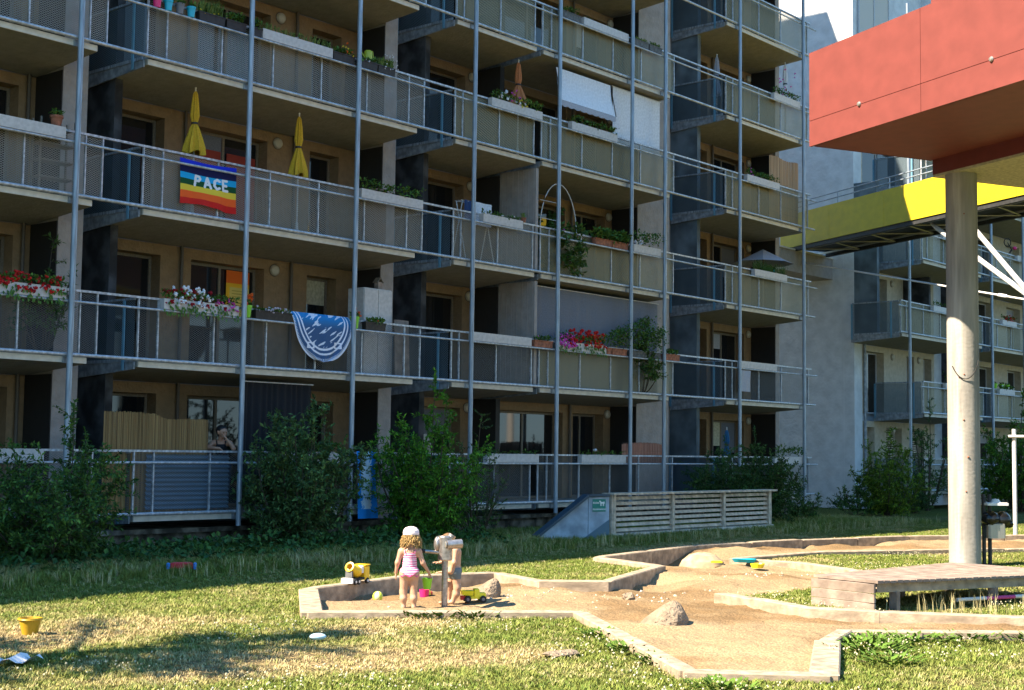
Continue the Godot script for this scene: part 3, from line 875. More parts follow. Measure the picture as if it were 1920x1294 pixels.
func build_red_tower():
	var T := Node3D.new()
	T.name = numbered("red_tower")
	add_child(T)
	T.transform = Transform3D(Basis(Vector3(0.905, 0, 0.425), Vector3.UP, Vector3(-0.425, 0, 0.905)), Vector3(21.93, 0, 9.94))
	tag(T, "red clad tower on a round concrete column, jutting in from the right", "tower")
	# gallery: floor, left parapet of two rows of panels, back parapet
	var len := 9.0
	frame_box(T, "gallery_floor", Vector3(1.36, 7.31, len / 2), Vector3(2.62, 0.1, len - 0.06), M.red)
	for k in 3:
		frame_box(T, "lower_panel", Vector3(0.025, 7.47, 1.43 + k * 2.87), Vector3(0.05, 0.44, 2.862), M.red)
		frame_box(T, "upper_panel", Vector3(0.025, 8.30, 1.43 + k * 2.87), Vector3(0.05, 1.20, 2.862), M.red)
		for z in [1.37, 4.4]:
			var m := MB.new()
			m.lathe(Vector3.ZERO, [Vector2(0.001, 0.035), Vector2(0.03, 0.03), Vector2(0.042, 0.012), Vector2(0.042, 0.0)], 12, Basis(Vector3.BACK, PI / 2))
			if k == 0: put(T, "fixing", m.mesh(), M.tin, Vector3(-0.002, 7.70, z))
	frame_box(T, "liner", Vector3(0.075, 8.08, len / 2), Vector3(0.045, 1.64, len - 0.1), M.red)
	frame_box(T, "back_parapet", Vector3(1.40, 8.08, 0.025), Vector3(2.58, 1.64, 0.05), M.red)
	frame_box(T, "core", Vector3(8.2, 10.3, 4.0), Vector3(11.0, 6.6, 7.95), M.red)
	frame_box(T, "core_soffit", Vector3(8.2, 6.975, 4.0), Vector3(10.99, 0.045, 7.94), M.soffit)
	var C := MB.new()
	C.tube([Vector3(0, -0.6, 0), Vector3(0, 6.95, 0)], [0.275, 0.275], 40)
	var col := put(T, "column", C.mesh(), M.column, T.global_transform.affine_inverse() * Vector3(24.42, 0, 11.62))
	for q in [[1.9, 0.4, 0.02], [2.55, 0.15, 0.016], [3.35, 0.2, 0.014], [3.3, -0.1, 0.014], [1.3, 0.25, 0.014], [6.2, 0.3, 0.014]]:
		var m := MB.new()
		m.ball(Vector3.ZERO, Vector3.ONE * q[2], 8, 5)
		var ang: float = 2.45 - q[1]
		put(col, "anchor_stub", m.mesh(), M.terracotta, Vector3(cos(ang) * 0.278, q[0], sin(ang) * 0.278))
	for p in [Vector3(4.6, 0, 6.6), Vector3(7.0, 0, 1.0), Vector3(7.2, 0, 6.9)]:
		put(T, "column", C.mesh(), M.column, p)
	var W := MB.new()
	var pts := []
	var rad := []
	for i in 15:
		var t := i / 14.0
		var a := lerpf(3.4, 1.7, t)
		pts.append(Vector3(cos(a) * 0.30, 3.32 + 0.28 * pow(t * 2 - 1, 2) - 0.1 * (1 - t), sin(a) * 0.30))
		rad.append(0.009)
	W.tube(pts, rad, 6)
	var cb := put(self, "cable", W.mesh(), M.rubber, Vector3(24.42, 0, 11.62))
	tag(cb, "black cable sagging across the round concrete column", "cable")

# ---------- plants ----------
func rdir(r: RandomNumberGenerator) -> Vector3:
	var z := r.randf() * 2.0 - 1.0
	var a := r.randf() * TAU
	var s := sqrt(1.0 - z * z)
	return Vector3(s * cos(a), z, s * sin(a))

# a shrub: upright curved stems with side twigs, leaves along all of them
func shrub(called: String, label: String, at: Vector3, o: Dictionary, group := "") -> Node3D:
	var r := RandomNumberGenerator.new()
	r.seed = int(at.x * 131 + at.z * 977 + o.h * 31)
	var S := thing(called, label, o.get("cat", "shrub"), at, 0.0, group)
	var wood := MB.new()
	var lf := MB.new()
	var h: float = o.h
	var rad: float = o.r
	var ls: float = o.leaf
	var ca: Color = o.get("a", Color(0.045, 0.095, 0.022))
	var cb: Color = o.get("b", Color(0.11, 0.19, 0.035))
	var lw: float = o.get("lw", 0.45)
	for s in int(o.stems):
		var a: float = TAU * (s + r.randf() * 0.7) / o.stems
		var out := Vector3(cos(a), 0, sin(a))
		var sh := h * (r.randf_range(0.55, 1.0) if s > 0 else 1.0)
		var reach: float = rad * r.randf_range(0.25, 0.95) * (0.25 if s == 0 else 1.0)
		if s > 0: sh *= 1.0 - 0.38 * reach / rad
		var pts := []
		var rr := []
		var bend := Vector3(r.randf() - 0.5, 0, r.randf() - 0.5) * 0.25 * rad
		for i in 9:
			var t := i / 8.0
			pts.append(out * (0.06 * rad + reach * pow(t, o.get("flare", 0.6))) + Vector3.UP * sh * (t - 0.12 * t * t * reach / rad) / (1.0 - 0.12 * reach / rad) + bend * sin(t * PI))
			rr.append(lerpf(0.022, 0.004, t) * h / 2.5)
		wood.tube(pts, rr, 5, Color.WHITE, false)
		for k in int(o.twigs):
			var t := r.randf_range(o.get("t0", 0.15), 1.0)
			var f := t * 8.0
			var i0 := mini(int(f), 7)
			var p: Vector3 = pts[i0].lerp(pts[i0 + 1], f - i0)
			var d: Vector3 = (rdir(r) * Vector3(1, 0.5, 1) + out * 0.3 + Vector3.UP * o.get("lift", 0.45)).normalized()
			var tl: float = rad * r.randf_range(0.2, 0.62) * (1.15 - 0.65 * t)
			if k == 0:
				p = pts[7]; d = (pts[8] - pts[7]).normalized(); tl = rad * 0.4
			var q: Vector3 = p + d * tl + Vector3.DOWN * tl * 0.08
			wood.tube([p, p.lerp(q, 0.5) + Vector3.UP * tl * 0.06, q], [0.006, 0.004, 0.002], 4, Color.WHITE, false)
			var nl := int(maxf(4.0, tl / (ls * o.get("gap", 0.17))))
			var tone := r.randf_range(0.65, 1.25)
			for j in nl:
				var u := (j + r.randf() * 0.6) / nl
				var lp := p.lerp(q, 0.12 + u * 0.9)
				var ld: Vector3 = (d * 0.55 + rdir(r) * 0.9).normalized()
				var up := (Vector3.UP * 0.8 + rdir(r) * 0.6).normalized()
				var g := r.randf()
				lf.leaf(lp, ld, up, ls * r.randf_range(0.5, 1.4), ls * lw * r.randf_range(0.8, 1.2), ca.lerp(cb, g * g) * tone)
	put(S, "branches", wood.mesh(), M.bark)
	put(S, "foliage", lf.mesh(), M.leaf)
	if o.has("flowers"):
		var fl := MB.new()
		for k in int(o.flowers[0]):
			var d := rdir(r)
			fl.octa(Vector3(d.x * rad * 0.6, h * r.randf_range(0.5, 0.95), d.z * rad * 0.6), 0.03, o.flowers[1], r)
		put(S, "flowers", fl.mesh(), M.petal)
	return S

func build_shrubs():
	var dark := {"a": Color(0.035, 0.09, 0.025), "b": Color(0.14, 0.26, 0.045)}
	shrub("shrub", "loose dark green shrub at the far left under the reed screen", Vector3(12.55, 0, 1.6), {"h": 2.4, "r": 1.4, "stems": 20, "twigs": 29, "leaf": 0.085, "lift": 0.35, "t0": 0.08, "a": dark.a, "b": dark.b})
	shrub("shrub", "low dark shrub cut by the left picture edge", Vector3(11.3, 0, 1.3), {"h": 1.7, "r": 1.0, "stems": 10, "twigs": 24, "leaf": 0.08, "lift": 0.3, "t0": 0.08, "a": dark.a, "b": dark.b})
	shrub("shrub", "large leaved shrub with upright shoots before the black curtain", Vector3(18.2, 0, 1.1), {"h": 2.8, "r": 1.25, "stems": 24, "twigs": 29, "leaf": 0.10, "lift": 0.7, "t0": 0.06, "a": Color(0.04, 0.09, 0.032), "b": Color(0.15, 0.25, 0.07)})
	shrub("shrub", "shrub with tall thin shoots beside the blue cloth", Vector3(19.0, 0, 0.7), {"h": 2.75, "r": 0.6, "stems": 10, "twigs": 22, "leaf": 0.10, "lift": 0.8, "t0": 0.08, "a": Color(0.04, 0.09, 0.032), "b": Color(0.15, 0.25, 0.07)})
	shrub("shrub", "bright green dense pointed shrub behind the pump", Vector3(21.5, 0, 1.3), {"h": 3.35, "r": 1.25, "stems": 24, "twigs": 36, "leaf": 0.085, "lift": 0.15, "t0": 0.05, "a": Color(0.04, 0.14, 0.014), "b": Color(0.17, 0.38, 0.03)})
	shrub("shrub", "airy dark shrub left of the sloping ramp wall", Vector3(23.3, 0, 1.1), {"h": 2.7, "r": 0.85, "stems": 11, "twigs": 24, "leaf": 0.06, "lift": 0.4, "t0": 0.08, "a": dark.a, "b": dark.b, "gap": 0.4})
	shrub("shrub", "dense rounded shrub behind the slatted vent housing", Vector3(34.2, 0, 1.3), {"h": 2.3, "r": 1.75, "stems": 26, "twigs": 37, "leaf": 0.08, "lift": 0.3, "t0": 0.08, "a": dark.a, "b": Color(0.08, 0.15, 0.03)})
	shrub("shrub", "low bush at the foot of the grey gable wall", Vector3(37.6, 0, 1.2), {"h": 1.2, "r": 0.6, "stems": 9, "twigs": 17, "leaf": 0.07, "a": dark.a, "b": dark.b})
	shrub("shrub", "small dark bush where the gable meets the pale corner", Vector3(42.2, 0, 0.6), {"h": 1.1, "r": 0.8, "stems": 10, "twigs": 17, "leaf": 0.08, "a": dark.a, "b": dark.b})
	shrub("shrub", "yellow green shrub before the louvred far window", Vector3(42.9, 0, 1.3), {"h": 2.75, "r": 1.15, "stems": 18, "twigs": 31, "leaf": 0.09, "lift": 0.25, "t0": 0.05, "a": Color(0.06, 0.13, 0.012), "b": Color(0.26, 0.36, 0.03)})
	shrub("shrub", "low leafy shrub left of the column foot", Vector3(45.6, 0, 1.0), {"h": 1.2, "r": 0.8, "stems": 12, "twigs": 20, "leaf": 0.08, "a": dark.a, "b": Color(0.12, 0.18, 0.05)})
	shrub("climbing_plant", "climber growing up the far balcony left of the column", Vector3(48.2, 0, 0.35), {"h": 4.0, "r": 0.9, "stems": 8, "twigs": 26, "leaf": 0.09, "a": dark.a, "b": dark.b, "cat": "climber", "t0": 0.2})
	shrub("tree", "young dark green tree right of the concrete column", Vector3(49.9, 0, 3.0), {"h": 4.3, "r": 1.5, "stems": 20, "twigs": 34, "leaf": 0.11, "lift": 0.3, "cat": "tree", "a": Color(0.04, 0.12, 0.015), "b": Color(0.16, 0.30, 0.03)})
	shrub("shrub", "sunlit yellow green shrub at the right picture edge", Vector3(52.5, 0, 4.6), {"h": 3.0, "r": 1.5, "stems": 16, "twigs": 31, "leaf": 0.11, "lift": 0.3, "a": Color(0.05, 0.12, 0.015), "b": Color(0.18, 0.26, 0.03)})
	# ground cover along the wall foot
	var r := RandomNumberGenerator.new()
	r.seed = 77
	var gc := MB.new()
	for k in 5200:
		var x := r.randf_range(10.5, 22.5)
		var z := r.randf_range(0.6, 3.3) - 0.3 * absf(sin(x * 1.3))
		if z > 2.6 and r.randf() < 0.6: continue
		var hh := 0.36 * (1.0 - absf(z - 1.5) / 2.4)
		var g := r.randf_range(0.6, 1.25)
		gc.leaf(Vector3(x, r.randf() * hh, z), (rdir(r) + Vector3(0, 0.2, 0.4)).normalized(), (Vector3.UP + rdir(r) * 0.5).normalized(), r.randf_range(0.09, 0.15), r.randf_range(0.06, 0.11), Color(0.035, 0.095, 0.035).lerp(Color(0.07, 0.15, 0.03), r.randf()) * g)
	var o := put(self, "ground_cover", gc.mesh(), M.leaf)
	tag(o, "dark broad leaved ground cover at the foot of the shrubs", "ground cover", "", "stuff")
	# a garden tree outside the picture on the left: its crown throws the streaks of shade on the front lawn
	tree(Vector3(3.0, 0, 8.3))

func tree(at: Vector3):
	var r := RandomNumberGenerator.new()
	r.seed = 5
	var T := thing("tree", "tall garden tree left of the picture, shading the front lawn", "tree", at)
	var w := MB.new()
	var lf := MB.new()
	w.tube([Vector3(0, -0.2, 0), Vector3(0.1, 1.6, 0), Vector3(0, 3.4, 0.1), Vector3(0.1, 5.6, 0), Vector3(0.2, 7.4, 0.1)], [0.2, 0.16, 0.13, 0.08, 0.02], 10)
	for k in 30:
		var y := r.randf_range(2.9, 6.9)
		var a := r.randf() * TAU
		var d := Vector3(cos(a), r.randf_range(0.05, 0.5), sin(a)).normalized()
		var l := r.randf_range(1.0, 2.3) * (1.1 - absf(y - 4.6) / 5.0)
		var e := Vector3(0.1, y, 0) + d * l
		w.tube([Vector3(0.1, y, 0), Vector3(0.1, y, 0) + d * l * 0.5, e], [0.05, 0.03, 0.008], 5)
		for j in 170:
			var p := Vector3(0.1, y, 0) + d * l * r.randf_range(0.45, 1.12) + rdir(r) * r.randf() * 0.42 * Vector3(1, 0.5, 1)
			lf.leaf(p, rdir(r), (Vector3.UP + rdir(r) * 0.5).normalized(), 0.13, 0.08, Color(0.05, 0.12, 0.02) * r.randf_range(0.7, 1.3))
	put(T, "trunk", w.mesh(), M.bark)
	put(T, "crown", lf.mesh(), M.leaf)

# leaves and flowers in a box of soil from x0 to x1; spec: [kind, density, height]
func fill_plants(P: Node3D, x0: float, x1: float, y: float, zc: float, depth: float, spec: Array, r: RandomNumberGenerator):
	var lf := MB.new()
	var fl := MB.new()
	var h: float = spec[2]
	var kind: String = spec[0]
	var L := x1 - x0
	var n := int(L * spec[1])
	var ca := Color(0.04, 0.10, 0.02)
	var cb := Color(0.11, 0.20, 0.035)
	if kind == "herb": cb = Color(0.20, 0.24, 0.06)
	for k in n:
		var x := r.randf_range(x0, x1)
		var env := 0.55 + 0.45 * (noise_b.get_noise_2d(x * 1.2, y) + 0.4)
		var p0 := Vector3(x, y, zc + r.randf_range(-0.5, 0.5) * depth)
		if kind == "needle":
			var d := (Vector3(r.randf() - 0.5, 1.4, r.randf() - 0.5)).normalized()
			var hh := h * env * r.randf_range(0.5, 1.1)
			for j in 9:
				lf.leaf(p0 + d * hh * j / 9.0, (d + rdir(r) * 0.7).normalized(), rdir(r), 0.05, 0.012, ca.lerp(cb, r.randf() * 0.5))
		elif kind == "herb":
			var d := (Vector3(r.randf() - 0.5, 1.6, r.randf() - 0.5)).normalized()
			var hh := h * env * r.randf_range(0.4, 1.1)
			lf.leaf(p0, d, rdir(r), hh, 0.018, ca.lerp(cb, r.randf()))
			lf.leaf(p0 + d * hh * 0.6, (d + rdir(r) * 0.8).normalized(), rdir(r), 0.06, 0.025, ca.lerp(cb, r.randf()))
		else:
			var hh := h * env * sqrt(r.randf())
			var p := p0 + Vector3((r.randf() - 0.5) * h * 0.5, hh, (r.randf() - 0.3) * h * 0.5)
			var sz := 0.075 if kind != "vine" else 0.13
			lf.leaf(p, (rdir(r) + Vector3.UP * 0.3).normalized(), (Vector3.UP + rdir(r) * 0.6).normalized(), sz * r.randf_range(0.7, 1.2), sz * 0.7, ca.lerp(cb, r.randf()) * r.randf_range(0.7, 1.2))
			if kind == "trail" and r.randf() < 0.3:
				lf.leaf(Vector3(p.x, y - r.randf() * 0.25, zc + depth * 0.6 + 0.02), Vector3(0, -1, 0.3).normalized(), Vector3.BACK, sz, sz * 0.6, ca.lerp(cb, r.randf()))
	if lf.v.size() > 0: put(P, "foliage", lf.mesh(), M.leaf)
	if spec.size() > 3:
		for e in spec[3]:
			# [colour, count, from, to, size, rise, droop]
			for k in int(e[1]):
				var x := x0 + L * r.randf_range(e[2], e[3])
				var yy: float = y + r.randf_range(-e[6], e[5])
				var c := Vector3(x, yy, zc + (r.randf() - 0.25) * depth * 1.2 + (depth * 0.6 if yy < y else 0.0))
				for j in 5:
					fl.octa(c + rdir(r) * e[4] * 0.6, e[4] * r.randf_range(0.5, 0.8), Color(e[0]) * r.randf_range(0.75, 1.15), r)
		put(P, "flowers", fl.mesh(), M.petal)

func planter(x0: float, x1: float, n: int, kind: String, spec: Array, label: String, called := "planter_box", zc := -0.04):
	var f := floor_y(n)
	var r := RandomNumberGenerator.new()
	r.seed = int(x0 * 1000) + n * 7
	var y := f + 0.976
	var P := thing(called, label, "planter", Vector3((x0 + x1) / 2, y, zc), 0.0, "planters on the balcony rails")
	var hw := (x1 - x0) / 2
	var h := 0.20 if kind == "trough" else 0.17
	var d := 0.12
	var m := MB.new()
	var t := 0.012
	var fl := 0.0 if kind == "trough" else 0.015
	for s in [-1, 1]:
		m.hexa([Vector3(-hw + fl, 0, s * (d / 2 - fl / 2) + t / 2), Vector3(hw - fl, 0, s * (d / 2 - fl / 2) + t / 2), Vector3(hw - fl, 0, s * (d / 2 - fl / 2) - t / 2), Vector3(-hw + fl, 0, s * (d / 2 - fl / 2) - t / 2), Vector3(-hw, h, s * d / 2 + t / 2), Vector3(hw, h, s * d / 2 + t / 2), Vector3(hw, h, s * d / 2 - t / 2), Vector3(-hw, h, s * d / 2 - t / 2)])
		m.box(Vector3(s * (hw - fl / 2 - t / 2), h / 2, 0), Vector3(t, h * 0.998, d - t - 0.002))
	m.box(Vector3(0, 0.006, 0), Vector3(2 * (hw - fl) - 0.002, 0.011, d - 0.02))
	if kind != "trough":
		for s in [-1, 1]: m.box(Vector3(0, h - 0.012, s * (d / 2 + 0.006)), Vector3(2 * hw + 0.02, 0.022, 0.018))
	put(P, "box", m.mesh(), M[{"trough": "trough", "clay": "terracotta", "dark": "dark_pot", "grey": "grey_pot"}[kind]])
	var sm := MB.new()
	sm.box(Vector3(0, h - 0.045, 0), Vector3(2 * hw - 0.04, 0.03, d - 0.03))
	put(P, "soil", sm.mesh(), M.soil)
	if spec.size() > 0: fill_plants(P, -hw + 0.03, hw - 0.03, h - 0.02, 0.0, d * 0.8, spec, r)
	return P

func pot(at: Vector3, rad: float, h: float, mat: String, spec: Array, label: String, grp := "flower pots"):
	var r := RandomNumberGenerator.new()
	r.seed = int(at.x * 517 + at.y * 91)
	var P := thing("flower_pot", label, "pot", at, 0.0, grp)
	var m := MB.new()
	m.lathe(Vector3.ZERO, [Vector2(0.001, 0.0), Vector2(rad * 0.72, 0.0), Vector2(rad * 0.95, h * 0.8), Vector2(rad * 1.06, h * 0.8), Vector2(rad * 1.08, h), Vector2(rad * 0.96, h), Vector2(rad * 0.9, h * 0.88), Vector2(0.001, h * 0.88)], 16)
	put(P, "bowl", m.mesh(), M[mat])
	if spec.size() > 0: fill_plants(P, -rad * 0.8, rad * 0.8, h * 0.9, 0.0, rad * 1.4, spec, r)
	return P

# ---------- things on the balconies ----------
const RED := Color(0.55, 0.02, 0.02)
const DRED := Color(0.28, 0.01, 0.015)
const WHI := Color(0.78, 0.76, 0.78)
const PNK := Color(0.65, 0.10, 0.42)
const ORA := Color(0.75, 0.12, 0.02)
const YEL := Color(0.80, 0.60, 0.05)

func cloth_sheet(w: float, h: float, nu: int, nv: int, shape: Callable) -> MB:
	# shape(u, v) -> Vector3, u and v from 0 to 1
	var m := MB.new()
	for j in nv:
		for i in nu:
			var p := []
			var q := []
			for k in [[i, j + 1], [i + 1, j + 1], [i + 1, j], [i, j]]:
				p.append(shape.call(float(k[0]) / nu, float(k[1]) / nv))
				q.append(Vector2(float(k[0]) / nu, float(k[1]) / nv))
			var s := m.t.size()
			m.quad(p[0], p[1], p[2], p[3])
			var uv := [q[0], q[1], q[2], q[0], q[2], q[3]]
			for k in 6: m.t[s + k] = uv[k]
	return m

func strokes(im: Image, segs: Array, col: Color, w: float, off: Vector2, sc: Vector2):
	for s in segs:
		var a := Vector2(s[0], s[1]) * sc + off
		var b := Vector2(s[2], s[3]) * sc + off
		var lo := Vector2(minf(a.x, b.x), minf(a.y, b.y)) - Vector2(w, w)
		var hi := Vector2(maxf(a.x, b.x), maxf(a.y, b.y)) + Vector2(w, w)
		for y in range(maxi(0, int(lo.y)), mini(im.get_height(), int(hi.y) + 1)):
			for x in range(maxi(0, int(lo.x)), mini(im.get_width(), int(hi.x) + 1)):
				var p := Vector2(x, y)
				if Geometry2D.get_closest_point_to_segment(p, a, b).distance_to(p) < w: im.set_pixel(x, y, col)

func print_mat(key: String, im: Image, rgh := 0.9) -> StandardMaterial3D:
	var m := flat(key, Color.WHITE, rgh)
	m.albedo_texture = tex(im)
	m.cull_mode = BaseMaterial3D.CULL_DISABLED
	return m

func flag():
	var im := Image.create(256, 192, false, Image.FORMAT_RGB8)
	var bands := [[0.0, 0.09, Color(0.05, 0.16, 0.75)], [0.09, 0.30, Color(0.01, 0.02, 0.28)], [0.30, 0.435, Color(0.02, 0.62, 0.85)], [0.435, 0.565, Color(0.0, 0.28, 0.13)], [0.565, 0.70, Color(0.88, 0.76, 0.22)], [0.70, 0.86, Color(0.92, 0.36, 0.10)], [0.86, 1.0, Color(0.78, 0.08, 0.04)]]
	for b in bands: im.fill_rect(Rect2i(0, int(b[0] * 192), 256, int((b[1] - b[0]) * 192) + 1), b[2])
	var w := Color(0.86, 0.87, 0.9)
	var s := Vector2(31, 42)
	strokes(im, [[0.1, 0, 0, 1], [0.1, 0, 0.6, 0.05], [0.6, 0.05, 0.75, 0.25], [0.75, 0.25, 0.55, 0.5], [0.55, 0.5, 0.05, 0.5]], w, 5.5, Vector2(68, 62), s)
	strokes(im, [[0.35, 0, 0, 1], [0.35, 0, 0.85, 1], [0.12, 0.68, 0.68, 0.68]], w, 5.5, Vector2(112, 62), s)
	strokes(im, [[0.8, 0.15, 0.5, 0], [0.5, 0, 0.15, 0.2], [0.15, 0.2, 0.1, 0.7], [0.1, 0.7, 0.4, 1], [0.4, 1, 0.8, 0.85]], w, 5.5, Vector2(150, 62), s)
	strokes(im, [[0.1, 0, 0.15, 1], [0.1, 0, 0.7, 0], [0.12, 0.5, 0.65, 0.5], [0.15, 1, 0.85, 1]], w, 5.5, Vector2(187, 62), s)
	var m := cloth_sheet(1, 1, 22, 16, func(u, v):
		return Vector3((u - 0.5) * 1.34 + 0.02 * v, -0.87 * v - 0.03 * sin(u * PI) * (1.0 - v) + 0.035 * sin(u * 5.0) * v * v, 0.022 * sin(u * 9.0 + v * 3.0) * (0.3 + v) + 0.02 * v * sin(u * 21.0) * v))
	var o := put(self, "peace_flag", m.mesh(), print_mat("flag_print", im), Vector3(16.76, floor_y(2) + 1.08, -0.075))
	tag(o, "rainbow striped flag lettered PACE hung on the mesh railing", "flag")

func table_cloth():
	var im := Image.create(256, 256, false, Image.FORMAT_RGB8)
	var f := FastNoiseLite.new()
	f.seed = 12; f.frequency = 0.011; f.fractal_octaves = 3
	for y in 256:
		for x in 256:
			var u := x / 127.5 - 1.0
			var v := y / 255.0
			var e := sqrt(u * u * 0.95 + v * v)
			var col := Color(0.22, 0.34, 0.50).lerp(Color(0.08, 0.50, 0.74), smoothstep(0.35, 0.0, v))
			var ridge := f.get_noise_2d((x + y) * 2.6, (y - x) * 0.55)
			if ridge > 0.27 and e < 0.7: col = Color(0.84, 0.86, 0.92)
			if (e > 0.72 and e < 0.765) or (e > 0.82 and e < 0.86): col = Color(0.88, 0.88, 0.93)
			if e > 0.93 and (int(atan2(v, u) * 60.0) % 2 == 0 or e > 0.965): col = Color(0.84, 0.85, 0.9)
			im.set_pixel(x, y, col)
	strokes(im, [[0, 0, 1, 0], [1, 0, 1, 1], [1, 1, 0, 1], [0, 1, 0, 0]], Color(0.88, 0.88, 0.93), 4.0, Vector2(58, 158), Vector2(26, 26))
	strokes(im, [[0, 0, 1, 0], [1, 0, 1, 1], [1, 1, 0, 1], [0, 1, 0, 0]], Color(0.88, 0.88, 0.93), 4.0, Vector2(176, 150), Vector2(26, 26))
	var m := cloth_sheet(1, 1, 30, 22, func(u, v):
		var a: float = (u - 0.5) * 2.0
		var wd := 0.81 * sqrt(maxf(0.0, 1.0 - pow(v, 2.3)))
		return Vector3(a * wd, -1.0 * v + 0.02, 0.018 * sin(a * 8.0) * v + 0.012 * sin(a * 17.0 + 1.0) * v - 0.17 * pow(1.0 - v, 9.0)))
	# flat print: texture follows the cloth's own width and length
	for i in m.v.size(): m.t[i] = Vector2(m.v[i].x / 1.62 + 0.5, clampf((0.02 - m.v[i].y), 0.0, 1.0))
	var o := put(self, "table_cloth", m.mesh(), print_mat("cloth_print", im), Vector3(19.7, floor_y(1) + 1.19, 0.05))
	tag(o, "round blue tablecloth with white border lines hung over the rail", "tablecloth")

func closed_umbrella(at: Vector3, y0: float, y1: float, mat: String, flare: float, label: String):
	# at: foot on the balcony floor; the furled cloth reaches from y0 to y1 above it
	var U := thing("closed_parasol", label, "parasol", at, 0.0, "furled balcony parasols")
	var p := MB.new()
	p.tube([Vector3.ZERO, Vector3(0, y1 + 0.05, 0)], [0.018, 0.016], 8)
	p.ball(Vector3(0, y1 + 0.06, 0), Vector3.ONE * 0.022, 8, 6)
	p.lathe(Vector3.ZERO, [Vector2(0.22, 0.0), Vector2(0.22, 0.05), Vector2(0.04, 0.07), Vector2(0.03, 0.3)], 16)
	put(U, "pole", p.mesh(), M.white_steel)
	var m := MB.new()
	var L := y1 - y0
	var rows := [[0.0, flare], [0.1, flare * 0.93], [0.25, flare * 0.7], [0.4, flare * 0.42], [0.46, 0.052], [0.5, 0.05], [0.6, 0.075], [0.8, 0.06], [0.95, 0.04], [1.0, 0.012]]
	var seg := 32
	for i in rows.size() - 1:
		for k in seg:
			var q := []
			for c in [[i, k], [i, k + 1], [i + 1, k + 1], [i + 1, k]]:
				var rr: float = rows[c[0]][1]
				var a: float = TAU * c[1] / seg
				rr *= 1.0 + 0.24 * sin(a * 8.0 + rows[c[0]][0] * 2.0)
				q.append(Vector3(cos(a) * rr, y0 + L * rows[c[0]][0] + (0.04 * sin(a * 4.0) if c[0] == 0 else 0.0), sin(a) * rr))
			m.quad(q[0], q[3], q[2], q[1])
	put(U, "canopy", m.mesh(), M[mat])
	var t := MB.new()
	t.lathe(Vector3(0, y0 + L * 0.465, 0), [Vector2(0.066, 0.0), Vector2(0.068, 0.02), Vector2(0.064, 0.04)], 12)
	put(U, "tie_strap", t.mesh(), M.dark_pot)

func canes(parent: Node3D, x0: float, x1: float, y0: float, top: Callable, z: float, c1: Color, c2: Color):
	var m := MB.new()
	var r := RandomNumberGenerator.new()
	r.seed = int(x0 * 100)
	var x := x0
	while x < x1:
		var y1: float = top.call((x - x0) / (x1 - x0)) + r.randf_range(-0.015, 0.012)
		m.tube([Vector3(x, y0, z + r.randf_range(-0.006, 0.006)), Vector3(x + r.randf_range(-0.004, 0.004), y1, z + r.randf_range(-0.006, 0.006))], [0.0065, 0.0055], 5, c1.lerp(c2, r.randf()))
		x += 0.0115
	put(parent, "canes", m.mesh(), M.painted)
	for k in 3:
		var y := y0 + 0.12 + k * 0.22
		var w := MB.new()
		w.tube([Vector3(x0, y, z + 0.012), Vector3(x1, y, z + 0.012)], [0.003, 0.003], 5)
		put(parent, "wire", w.mesh(), M.pipe)

func curtain(called: String, label: String, x0: float, x1: float, y0: float, y1: float, z: float, mat: String, pleat: float, amp: float):
	var T := thing(called, label, "curtain", Vector3((x0 + x1) / 2, y0, z))
	var w := x1 - x0
	var n := int(w / pleat * 6)
	var m := cloth_sheet(1, 1, n, 6, func(u, v):
		return Vector3((u - 0.5) * w, (1.0 - v) * (y1 - y0), amp * sin(u * w / pleat * TAU + sin(u * 17.0)) * (0.5 + 0.5 * v)))
	put(T, "fabric", m.mesh(), M[mat])
	var r := MB.new()
	r.tube([Vector3(-w / 2 - 0.05, y1 - y0 + 0.012, 0), Vector3(w / 2 + 0.05, y1 - y0 + 0.012, 0)], [0.012, 0.012], 8)
	put(T, "rod", r.mesh(), M.white_steel)

